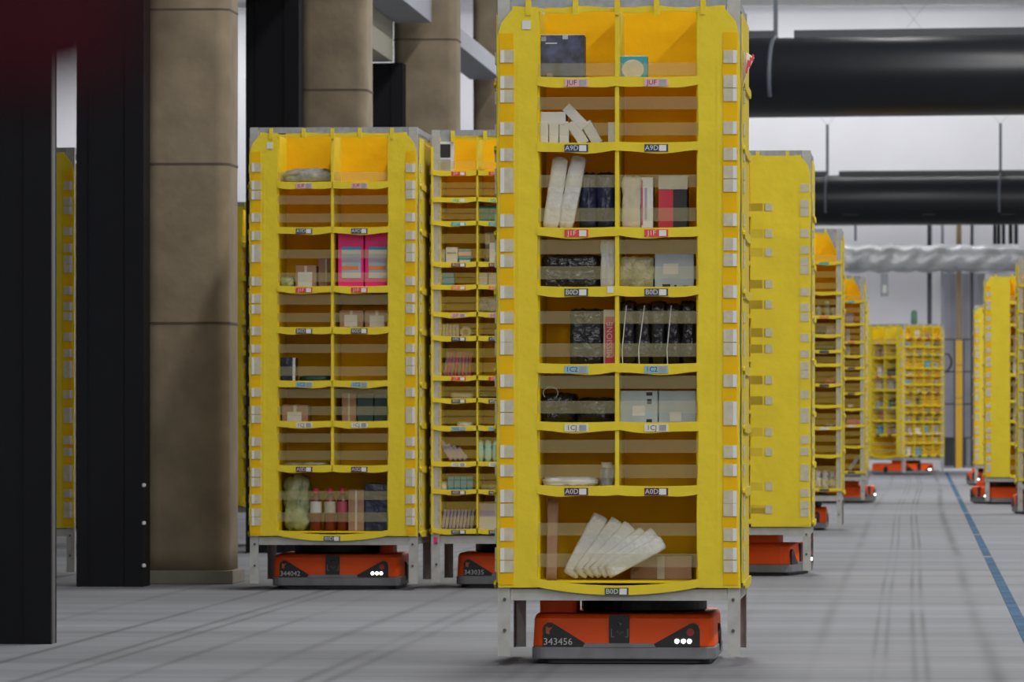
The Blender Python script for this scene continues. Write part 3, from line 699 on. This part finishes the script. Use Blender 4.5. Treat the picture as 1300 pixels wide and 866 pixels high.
# the corner-on far pod: small goods in its bins
Xf = Matrix.Translation(podD.location - Vector((0, 0, .04))) @ Matrix.Rotation(podD.rotation_euler.z, 4, 'Z')
cm = ['brown', 'mauve', 'white', 'navy', 'cream', 'lilac', 'grey', 'darkteal', 'rose', 'blue']
rnd = random.Random(11); cnt = 0
lvl = ['top', 'second', 'third', 'fourth', 'fifth', 'sixth', 'seventh', 'bottom']
for row, its in ((1, ((-.28, .1), (-.10, .08))), (2, ((-.2, .1), (.06, .16))), (3, ((-.22, .12), (.1, .12))), (4, ((-.25, .1), (.1, .12))), (5, ((-.12, .08),)), (6, ((-.2, .1), (0.03, .1), (.18, .12)))):
    for (lx, w) in its:
        m = cm[cnt % len(cm)]; cnt += 1
        v = Xf @ Vector((lx + .0, -.49 + .12, A_LIPS[row] - .0115))
        o = MB().box(-w/2, w/2, -.07, .07, 0, rnd.uniform(.1, .17)).build('small_carton', m, None, bevel=.003); o.location = v; o.rotation_euler.z = podD.rotation_euler.z
        tag(o, '%s carton on the %s level, left face of the corner-on far pod' % ({'whiteplastic': 'white', 'darkteal': 'dark teal'}.get(m, m), lvl[row]), 'box', 'small cartons in the far pod')
for row in range(0, 13):
    for c_ in range(4):
        if rnd.random() < .35: continue
        m = cm[(cnt*7+row) % len(cm)]; cnt += 1; w = rnd.uniform(.07, .16)
        gap = ([2.66] + B_LIPS)[row] - B_LIPS[row] - .05
        v = Xf @ Vector((.49 - .07, -.33 + .22*c_ + rnd.uniform(-.02, .02), B_LIPS[row] - .0115))
        o = MB().box(-w/2, w/2, -.045, .045, 0, min(gap, .17)*rnd.uniform(.55, .95)).build('small_carton', m, None, bevel=.003); o.location = v; o.rotation_euler.z = podD.rotation_euler.z + PI/2
        tag(o, '%s carton in bin %s from the corner, level %s, right face of far pod' % ({'darkteal': 'dark teal'}.get(m, m), ['one', 'two', 'three', 'four'][c_], ['one','two','three','four','five','six','seven','eight','nine','ten','eleven','twelve','thirteen'][row]), 'box', 'small cartons in the far pod')

# ------------------------------------------------------------------ pillars, columns, mezzanine
def pillar(px0, px1, D, w, dep, label, joints, top=6.2, plinth=True, dim=False):
    x0, y0 = W(px0, D); r = empty('concrete_pillar', (x0 + w/2, y0 + dep/2, 0), label, 'pillar', 'brown concrete pillars')
    rr = .085; pts = rrect(w, dep, rr, 6)
    zsx = [0.08]; z = .08
    n = 46; vs = []; fs = []; rnd = random.Random(int(px0))
    levels = [.08 + (top-.08)*k/(n-1) for k in range(n)]
    m = len(pts)
    for z in levels:
        g = 1 + .006*math.sin(z*2.1+px0) + rnd.uniform(-.002, .002)
        for (x, y) in pts: vs.append((x*g, y*g, z))
    for j in range(n-1):
        for i in range(m): fs.append((j*m+i, j*m+(i+1) % m, (j+1)*m+(i+1) % m, (j+1)*m+i))
    fs += [tuple(range(m-1, -1, -1)), tuple(range((n-1)*m, n*m))]
    MB().add(vs, fs).build('shaft', 'concrete', r, True)
    for jz in joints:
        MB().plan([(x*1.012, y*1.012) for x, y in pts], jz-.006, jz+.006).build('joint', 'joint', r)
    if plinth:
        MB().box(-w/2-.085, w/2+.03, -dep/2-.03, dep/2+.03, 0, .082).build('plinth', 'plinth', r, bevel=.006)
    return r
pillar(183, 291, 36.0, .515, .56, 'wide brown concrete pillar beside the pod with pink packs', [Z(208, 36), Z(410, 36), Z(12, 36)])
pillar(379.5, 465, 44.8, .515, .56, 'brown concrete pillar rising behind the pod with pink packs', [Z(114, 44.8)])
pillar(499, 582, 53.6, .575, .56, 'brown concrete pillar behind the narrow-bin pod', [Z(50, 53.6)])
pillar(600, 662, 62.4, .515, .56, 'shaded concrete pillar just left of the closest pod top', [])
def column(px0, px1, D, dep, top, label, edge=True):
    x0, y0 = W(px0, D); x1, _ = W(px1, D); w = x1-x0
    r = empty('steel_column', (x0 + w/2, y0 + dep/2, 0), label, 'column', 'dark steel columns')
    b = MB().box(-w/2, w/2, -dep/2, -dep/2+.03, 0, top).box(-w/2, w/2, dep/2-.03, dep/2, 0, top).box(-.02, .02, -dep/2+.0301, dep/2-.0301, 0, top)
    b.build('flange_profile', 'dark_steel', r)
    MB().box(w/2-.03, w/2-.001, -dep/2+.031, dep/2-.031, 0, top).build('side_cover', 'dark_edge' if edge else 'dark_steel', r)
    MB().box(-w*.32, -w*.29, -dep/2-.006, -dep/2-.0002, 0, top).build('rib', 'dark_steel', r)
    MB().box(w*.22, w*.5, -dep/2-.010, -dep/2-.0002, .0, top).build('cover_strip', 'dark_steel', r)
    return r, w, dep
column(-60, 66.5, 26.4, .16, 4.6, 'widest dark steel column at the left edge of the photo')
c2, w2, d2 = column(97, 183, 35.4, .30, 4.6, 'dark steel column touching the left side of the widest brown pillar', False)
for zz in (Z(616, 35.4), Z(664, 35.4), Z(718, 35.4)):
    MB().lathe([(.004, -.012), (.012, -.008), (.012, .008), (.004, .012)], 10, (w2/2 + .004, -d2/2-.012, zz)).build('bolt', 'tabedge', c2)
column(312, 380, 44.3, .30, 4.6, 'dark steel column behind the left edge of the pink-pack pod', False)
column(456, 512, 53.3, .30, Z(80, 53.3), 'short-looking dark steel column between two brown pillars', False)
def lat(X): return X
for (ya, yb, lab) in ((36.8, 44.4, 'grey edge beam hidden between first two pillars'), (45.5, 53.2, 'grey steel edge beam ending at the pillar behind the narrow-bin pod'), (54.4, 62.1, 'grey steel edge beam above the shaded pillar')):
    o = MB().box(-4.71, -4.38, ya, yb, 4.56, 4.74 if ya > 54 else 4.80).build('edge_beam', 'beam', None, bevel=.005); tag(o, lab, 'beam', 'grey mezzanine edge beams')
for (ya, yb, lab) in ((36.8, 44.2, 'beige header over the nearer dark columns'), (45.5, 53.2, 'beige header panel above the short dark column')):
    o = MB().box(-5.0, -4.725, ya, yb, 4.21, 4.815).build('header_beam', 'header', None, bevel=.004); tag(o, lab, 'beam', 'beige headers')
o = MB().box(-13.5, -4.715, 20, 53.2, 4.82, 5.1).build('mezzanine_deck', 'soffit'); tag(o, 'brown underside of the mezzanine deck behind the pillars', 'deck')

# ------------------------------------------------------------------ ducts
def duct(px, y, D, dia, rot, label, vents, hang, r_left=-4.6, r_right=16, caps=-500):
    x, yy = W(px, D); z = Z(y, D)
    r = empty('air_duct', (x, yy, z), label, 'duct', 'round black air ducts', rot)
    R = dia/2
    b = MB(Matrix.Rotation(PI/2, 4, 'Y')); b.lathe([(R*.96, r_left), (R, r_left+.02), (R, r_right-.02), (R*.96, r_right)], 48); b.build('duct_tube', 'duct', r, True)
    for (vx, vy) in vents:
        lx = (vx - px)*D/FPX
        MB().box(lx-.13, lx+.13, -R*.80, -R*.70, (y-vy)*D/FPX-.035, (y-vy)*D/FPX+.03).build('vent', 'vent', r)
    rb_ = MB(); rb_.box(r_left, (hang[0]-px)*D/FPX - .0, -.03, .03, R-.01, R+.085); rb_.box((hang[0]-px)*D/FPX+.22, r_right, -.03, .03, R-.01, R+.085)
    rb_.build('mounting_rail', 'ductrail', r)
    for hx in hang:
        lx = (hx - px)*D/FPX
        zt = (y-caps)*D/FPX if caps > -400 else 10.8 - z
        MB().box(lx-.024, lx+.024, -.02, .02, R, zt).build('hanger_rod', 'rod', r)
        if caps > -400:
            for sx in (-1, 1): MB().tube([(lx, 0, zt-.02), (lx+sx*3.5, 0, 10.8 - z)], .004, 5).build('hanger_wire', 'wire', r)
        arc = [(lx, -(R+.012)*math.sin(a), (R+.012)*math.cos(a)) for a in [math.radians(k*12) for k in range(0, 11)]]
        MB().tube(arc, .026, 8).build('hanger_band', 'rod', r)
    return r
duct(1125, 97, 69.0, .93, math.radians(-8), 'large black round air duct hanging higher and nearer', [(1015, 122), (1171, 120)], [983], -4.2, 14)
duct(1200, 254, 111.5, .94, math.radians(-4), 'black round air duct hanging lower and farther away', [(1082, 271), (1181, 271), (1280, 271)], [1050, 1270], -7.5, 16, 157)
# foil duct
def foil():
    x0, y0 = W(1060, 113.5); x1, y1 = W(1380, 113.5)
    n = 90; m = 20; zc = Z(328, 113.5); R = .26; vs = []; fs = []; rnd = random.Random(5)
    for j in range(n):
        t = j/(n-1); x = x0 + (x1-x0)*t; y = y0 + (y1-y0)*t
        for i in range(m):
            a = 2*PI*i/m; c, s_ = math.cos(a), math.sin(a)
            amp = .035 if t < .5 else .02
            rr = R*(1/max(abs(c), abs(s_)))**.35 + amp*math.sin(j*.75 + i*.9 + 1.5*math.sin(i*.5)) * (.3+.7*rnd.random())
            vs.append((x, y + rr*c, zc + rr*s_))
    for j in range(n-1):
        for i in range(m): fs.append((j*m+i, j*m+(i+1) % m, (j+1)*m+(i+1) % m, (j+1)*m+i))
    fs += [tuple(range(m-1, -1, -1)), tuple(range((n-1)*m, n*m))]
    o = MB().add(vs, fs).build('foil_duct', 'foil', None, True); tag(o, 'crinkled silver foil duct running along the far wall', 'duct')
foil()
x, y = W(1123, 113.2); r = empty('duct_drop', (x, y, 0), 'small grey vertical box under the foil duct', 'fixture')
MB().box(-.07, .07, -.05, .05, Z(376, 113.2), Z(347, 113.2)).build('housing', 'plate', r, bevel=.01); MB().box(-.04, .04, -.056, -.0502, Z(372, 113.2), Z(362, 113.2)).build('lens', 'tabedge', r)
o = MB().tube([(W(1086, 113.2)[0], y, Z(306, 113.2)), (W(1086, 113.2)[0], y, Z(262, 113.2))], .02).build('hanger_rod', 'rod'); tag(o, 'thin rod between the foil duct and the black duct above', 'rod')

# ------------------------------------------------------------------ room
def struct(o): o['kind'] = 'structure'; return o
YW = W(1168, 116)[1]
def floor_mat():
    m = bpy.data.materials.new('warehouse_floor'); m.use_nodes = True; nt = m.node_tree; N = nt.nodes; L = nt.links
    p = N['Principled BSDF']; tc = N.new('ShaderNodeTexCoord')
    def noise(scale, vec, det=4):
        mp = N.new('ShaderNodeMapping'); mp.inputs['Scale'].default_value = vec; L.new(tc.outputs['Object'], mp.inputs[0])
        n = N.new('ShaderNodeTexNoise'); n.inputs['Scale'].default_value = scale; n.inputs['Detail'].default_value = det; L.new(mp.outputs[0], n.inputs['Vector']); return n.outputs['Fac']
    def math_(op, a, b=None, c=None, clamp=False):
        q = N.new('ShaderNodeMath'); q.operation = op; q.use_clamp = clamp
        for i, v in enumerate((a, b, c)):
            if v is None: continue
            if isinstance(v, (int, float)): q.inputs[i].default_value = v
            else: L.new(v, q.inputs[i])
        return q.outputs[0]
    def maprange(v, a, b, c, d):
        q = N.new('ShaderNodeMapRange'); L.new(v, q.inputs[0]); q.inputs[1].default_value = a; q.inputs[2].default_value = b; q.inputs[3].default_value = c; q.inputs[4].default_value = d; return q.outputs[0]
    st = maprange(noise(1.0, (.22, 1.1, 1)), .3, .7, .80, 1.16)      # broad bands across the aisle
    st2 = maprange(noise(1.0, (.9, 9, 1), 6), .3, .7, .90, 1.08)
    big = maprange(noise(.25, (1, .5, 1)), .3, .7, .92, 1.08)
    sx = N.new('ShaderNodeSeparateXYZ'); L.new(tc.outputs['Object'], sx.inputs[0]); X = sx.outputs[0]; Y = sx.outputs[1]
    wob = math_('MULTIPLY', math_('SUBTRACT', noise(.05, (.3, .5, 1), 0), .5), .30)
    Xw = math_('ADD', X, wob)
    gate = maprange(noise(1.0, (1.2, .13, 1), 3), .42, .56, .25, 1.0)
    tot = None
    for (tx, wd, st_) in ((.27, .035, .5), (.0, .014, .42), (-.05, .014, .42), (-.17, .012, .3), (-.22, .012, .3), (-.47, .03, .28), (-.9, .03, .15), (-1.5, .03, .25), (-1.62, .03, .2),
                          (-2.29, .025, .38), (-2.39, .025, .42), (-2.68, .03, .48), (-3.1, .025, .40), (-3.38, .02, .42), (-3.48, .022, .45), (-3.80, .022, .55), (-4.3, .03, .3), (1.1, .03, .2), (1.6, .03, .25), (2.3, .03, .2)):
        d = math_('DIVIDE', math_('SUBTRACT', Xw, tx), wd)
        g = math_('MULTIPLY', math_('EXPONENT', math_('MULTIPLY', math_('MULTIPLY', d, d), -1.0)), st_)
        tot = g if tot is None else math_('ADD', tot, g)
    tr = math_('SUBTRACT', 1.0, math_('MULTIPLY', tot, gate), clamp=True)
    tr = math_('ADD', math_('MULTIPLY', tr, .8), .2)
    jy = math_('ABSOLUTE', math_('SUBTRACT', math_('FRACT', math_('DIVIDE', Y, 5.9)), .5)); jm = maprange(jy, .0, .006, .88, 1.0)
    f = math_('MULTIPLY', math_('MULTIPLY', math_('MULTIPLY', st, st2), math_('MULTIPLY', big, tr)), jm)
    cb = N.new('ShaderNodeVectorMath'); cb.operation = 'SCALE'; cb.inputs[0].default_value = (.195, .202, .222); L.new(f, cb.inputs['Scale'])
    L.new(cb.outputs[0], p.inputs['Base Color']); p.inputs['Roughness'].default_value = .8; p.inputs['Specular IOR Level'].default_value = .12
    return m
M['floor'] = floor_mat()
struct(MB().box(-26, 26, -12, YW+.5, -.2, 0).build('floor', 'floor'))
struct(MB().box(-26, 26, YW, YW+.3, 0, 10.8).build('wall_back', 'wallm'))
struct(MB().box(-26.3, -26, -12, YW, 0, 10.8).build('wall_left', 'wallm'))
struct(MB().box(26, 26.3, -12, YW, 0, 10.8).build('wall_right', 'wallm'))
struct(MB().box(-26, 26, -12.3, -12, 0, 10.8).build('wall_front', 'wallm'))
struct(MB().box(-26, 26, -12, YW+.3, 10.8, 11.0).build('ceiling', 'ceil'))
# grey cladding with upright ribs
DWl = 115.5
def wx(px): return W(px, DWl)[0]
b = MB(); xa = wx(1198); xb = wx(1420); k = 0; xx = xa
while xx < xb:
    b.box(xx, xx + .14, YW-.05, YW-.001, 0, Z(346, DWl)); b.box(xx + .14, xx + .27, YW-.02, YW-.001, 0, Z(346, DWl)); xx += .27
struct(b.build('wall_back_cladding', 'corr'))
# pipes
def pipe(px, y0, y1, r, m, label, D=114.6):
    x, y = W(px, D); o = MB().tube([(x, y, max(0, Z(y1, D))), (x, y, Z(y0, D))], r, 10).build('wall_pipe', m); tag(o, label, 'pipe', 'upright pipes on the far wall')
pipe(1180, 262, 414, .045, 'pipe_d', 'dark upright pipe left of the thin blue-grey pipe on far wall')
pipe(1196.5, 262, 592, .03, 'corr', 'thin blue-grey upright pipe next to the corner-on pod')
pipe(1217.5, 262, 431, .05, 'pipe_b', 'brown upright pipe rising above the yellow post')
pipe(1234, 262, 592, .03, 'pipe_d', 'thin dark pipe right of the yellow post')
for k, px_ in enumerate((1263, 1268, 1274, 1283, 1290)):
    pipe(px_, 240, 310, .035 if k < 3 else .04, 'blackmatte', ['black cable riser, leftmost of the bundle above the foil duct', 'black cable riser, second of the bundle', 'black cable riser, third of the bundle', 'black cable riser, fourth of the bundle', 'black cable riser, rightmost of the bundle'][k])
# yellow post, fence
x, y = W(1217.5, 113.6); r = empty('guard_post', (x, y, 0), 'tall yellow guard post standing against the far wall', 'post')
MB().box(-.062, .062, -.06, .06, 0, Z(431, 113.6)).build('post_shaft', 'post_y', r, bevel=.008)
MB().box(-.10, .10, -.09, .09, 0, .02).build('foot_plate', 'post_y', r)
for yy in (431, 463, 472, 505, 513):
    MB().box(-.066, .066, -.064, .064, Z(yy+1.2, 113.6), Z(yy, 113.6)).build('clamp', 'pipe_b', r)
for sx in (-1, 1): MB().box(sx*.085-.015, sx*.085+.015, -.02, .02, 0, Z(431, 113.6)).build('side_bar', 'pipe_d', r)
x0 = W(1199, 114.2)[0]; x1 = W(1240, 114.2)[0]; y = W(1217, 114.2)[1]
r = empty('mesh_fence', ((x0+x1)/2, y, 0), 'dark mesh fence behind the yellow guard post', 'fence'); w = x1-x0
b = MB(); k = -w/2
while k < w/2: b.box(k, k+.006, -.003, .003, .1, Z(431, 114.2)); k += .05
b.build('mesh', 'pipe_d', r)
for yy in (431, 472, 513, 556): MB().box(-w/2, w/2, -.02, .02, Z(yy+1, 114.2), Z(yy-1, 114.2)).build('rail', 'pipe_d', r)
MB().box(-w/2, -w/2+.42, .03, .06, .1, Z(556, 114.2)).build('lower_panel', 'pipe_d', r)
x, y = W(1203, 113.9)
o = MB().tube([(x-.12, y, Z(470, 113.9)), (x-.02, y, Z(472, 113.9)), (x+.06, y, Z(465, 113.9)), (x+.08, y, Z(458, 113.9)), (x+.02, y, Z(450, 113.9)), (x-.1, y, Z(449, 113.9)), (x-.1, y, Z(470, 113.9)), (x-.08, y, Z(495, 113.9))], .02, 8).build('black_cable', 'blackmatte'); tag(o, 'black cable loop hanging on the mesh fence', 'cable')
o = MB().box(W(1192, 113)[0], W(1300, 113)[0], W(1200, 113)[1], W(1200, 113)[1]+.2, 0, .06).build('kerb', 'wallm', None, bevel=.01); tag(o, 'low white kerb along the foot of the far wall', 'kerb')
x, y = W(1160.5, 110); r = empty('green_marker', (x, y, 0), 'green marker on a pole behind the corner-on pod', 'marker'); MB().box(-.025, .025, -.02, .02, 0, Z(412, 110)).build('pole', 'pipe_d', r); MB().lathe([(.05, Z(412, 110)), (.06, Z(410, 110)), (.055, Z(396, 110)), (.03, Z(394, 110))], 12).build('marker_head', 'green', r, True)
# blue dashes on the floor
for k, (a, c) in enumerate(((18, 43.0), (43.5, 51.2), (51.7, 62.8), (63.4, 75.2), (76.0, 91), (92, 112))):
    o = MB().box(.462, .520, a, c, .0005, .0025).build('floor_tape', 'tape'); tag(o, ['blue floor tape strip running out of the photo at right, longest', 'short blue floor tape dash next up the aisle from the longest', 'third blue floor tape dash up the aisle',
        'fourth blue floor tape dash up the aisle', 'fifth blue floor tape dash up the aisle', 'farthest blue floor tape dash, ending at the wall'][k], 'floor tape', 'blue floor tape dashes')

# ------------------------------------------------------------------ maroon cloth close to the lens, out of focus
def cloth():
    D = .95; px0, px1 = -160, 178
    x0, y0 = W(px0, D); x1, y1 = W(px1, D); zb = Z(118, D)
    n = 20; vs = []; fs = []; w = x1-x0
    rows = []
    for j in range(14):
        t = j/13; z = zb + (10.8 - zb)*(t**3)
        rows.append(z)
    for s_ in (0, 1):
        for z in rows:
            for i in range(n):
                u = i/(n-1); rz = z
                if z == rows[0]: rz = zb + .010*max(0, (u-.75)/.25)**2 - .003*(1-u)
                vs.append((x0 + w*u, y0 + (y1-y0)*u + .002*math.sin(u*14) + s_*.004, rz))
    m = len(rows)
    for s_ in (0, 1):
        for j in range(m-1):
            for i in range(n-1):
                a = s_*m*n + j*n + i; f = (a, a+1, a+n+1, a+n); fs.append(f if s_ == 0 else f[::-1])
    for i in range(n-1): fs.append((i+1, i, m*n+i, m*n+i+1))
    for j in range(m-1): fs += [(j*n, (j+1)*n, m*n+(j+1)*n, m*n+j*n), (j*n+n-1, m*n+j*n+n-1, m*n+(j+1)*n+n-1, (j+1)*n+n-1)]
    o = MB().add(vs, fs).build('hanging_cloth', 'maroon', None, True); tag(o, 'blurred dark maroon cloth hanging in the top left corner', 'cloth')
cloth()

# ------------------------------------------------------------------ light
fx = 0
def lamp(x, y, L, e, w=.5):
    r = empty('strip_light', (x, y, 9.0), 'long ceiling strip light over the aisles or added as front fill', 'ceiling light', 'ceiling strip lights')
    MB().box(-w/2-.03, w/2+.03, -L/2-.03, L/2+.03, .02, .12).build('light_housing', 'white', r)
    for sy in (-1, 1): MB().box(-.01, .01, sy*L*.4-.01, sy*L*.4+.01, .12, 1.8).build('hanger', 'rod', r)
    l = bpy.data.lights.new('strip_light_source', 'AREA'); l.shape = 'RECTANGLE'; l.size = w; l.size_y = L; l.energy = e; l.color = (1, .985, .96)
    o = bpy.data.objects.new('tube_light', l); C.objects.link(o); o.parent = r; o.location = (0, 0, 0)
E = 700
for (x, ys, k) in ((-1.2, (14, 30, 46, 62, 78, 94), .85), (5.5, (4, 20, 36, 52, 68, 84, 100), 1.0), (-9, (78, 96), .9), (13, (12, 40, 68, 96), 1.0), (-5, (-4,), 1.8), (2, (-4,), 1.8)):  # last two entries: fill lamps added behind the camera to brighten pod fronts and bins
    for y in ys: lamp(x, y, 9.0, E*k)
for (x, y, e) in ((-12, 90, 420), (-3, 62, 400), (12, 76, 560), (0, 90, 420), (8, 104, 200), (-4, 104, 200)):   # unseen floodlights, added to brighten the far wall
    r = empty('wall_fill_flood', (x, y, 8.6), 'unseen floodlight added to brighten the far wall', 'floodlight', 'added far wall floodlights')
    MB().box(-.3, .3, -.12, .0, -.15, .15).build('fill_housing', 'rod', r); MB().box(-.02, .02, -.08, -.04, .15, 2.2).build('hanger', 'rod', r)
    l = bpy.data.lights.new('fill_source', 'AREA'); l.shape = 'RECTANGLE'; l.size = .6; l.size_y = .3; l.energy = e*.45; l.color = (.97, .98, 1)
    o = bpy.data.objects.new('fill_light', l); C.objects.link(o); o.parent = r; o.location = (0, .05, 0); o.rotation_euler = (math.radians(78), 0, 0)
for x in (-14, -3, 8, 19):            # wall-washing strips added out of view to lift the far wall
    r = empty('strip_light', (x, YW - 2.4, 8.9), 'unseen strip light added to wash the far wall', 'ceiling light', 'added far wall strip lights')
    MB().box(-5, 5, -.2, .2, .02, .12).build('light_housing', 'white', r)
    for sx in (-4, 4): MB().box(sx-.01, sx+.01, -.01, .01, .12, 1.9).build('hanger', 'rod', r)
    l = bpy.data.lights.new('strip_light_source', 'AREA'); l.shape = 'RECTANGLE'; l.size = 9.5; l.size_y = .3; l.energy = 290
    o = bpy.data.objects.new('tube_light', l); C.objects.link(o); o.parent = r; o.rotation_euler = (math.radians(18), 0, 0)
wd = bpy.data.worlds.new('world'); S.world = wd; wd.use_nodes = True
wd.node_tree.nodes['Background'].inputs[0].default_value = (.5, .52, .56, 1); wd.node_tree.nodes['Background'].inputs[1].default_value = .3

# ------------------------------------------------------------------ camera
cd = bpy.data.cameras.new('camera'); cam = bpy.data.objects.new('camera', cd); C.objects.link(cam)
cam.location = (0, 0, CAMZ); cam.rotation_euler = (PI/2, 0, YAW)
cd.sensor_width = 36; cd.lens = 36*FPX/1300; cd.shift_y = (HOR-433)/1300; cd.clip_start = .1; cd.clip_end = 400
cd.dof.use_dof = True; cd.dof.focus_distance = 26; cd.dof.aperture_fstop = 12
S.camera = cam
S.view_settings.view_transform = 'Standard'; S.view_settings.look = 'None'; S.view_settings.gamma = 1; S.view_settings.use_curve_mapping = False
S.view_settings.exposure = 0.0
cy = S.cycles
cy.use_denoising = True; cy.max_bounces = 8; cy.diffuse_bounces = 5; cy.transparent_max_bounces = 12
cy.sample_clamp_indirect = 6
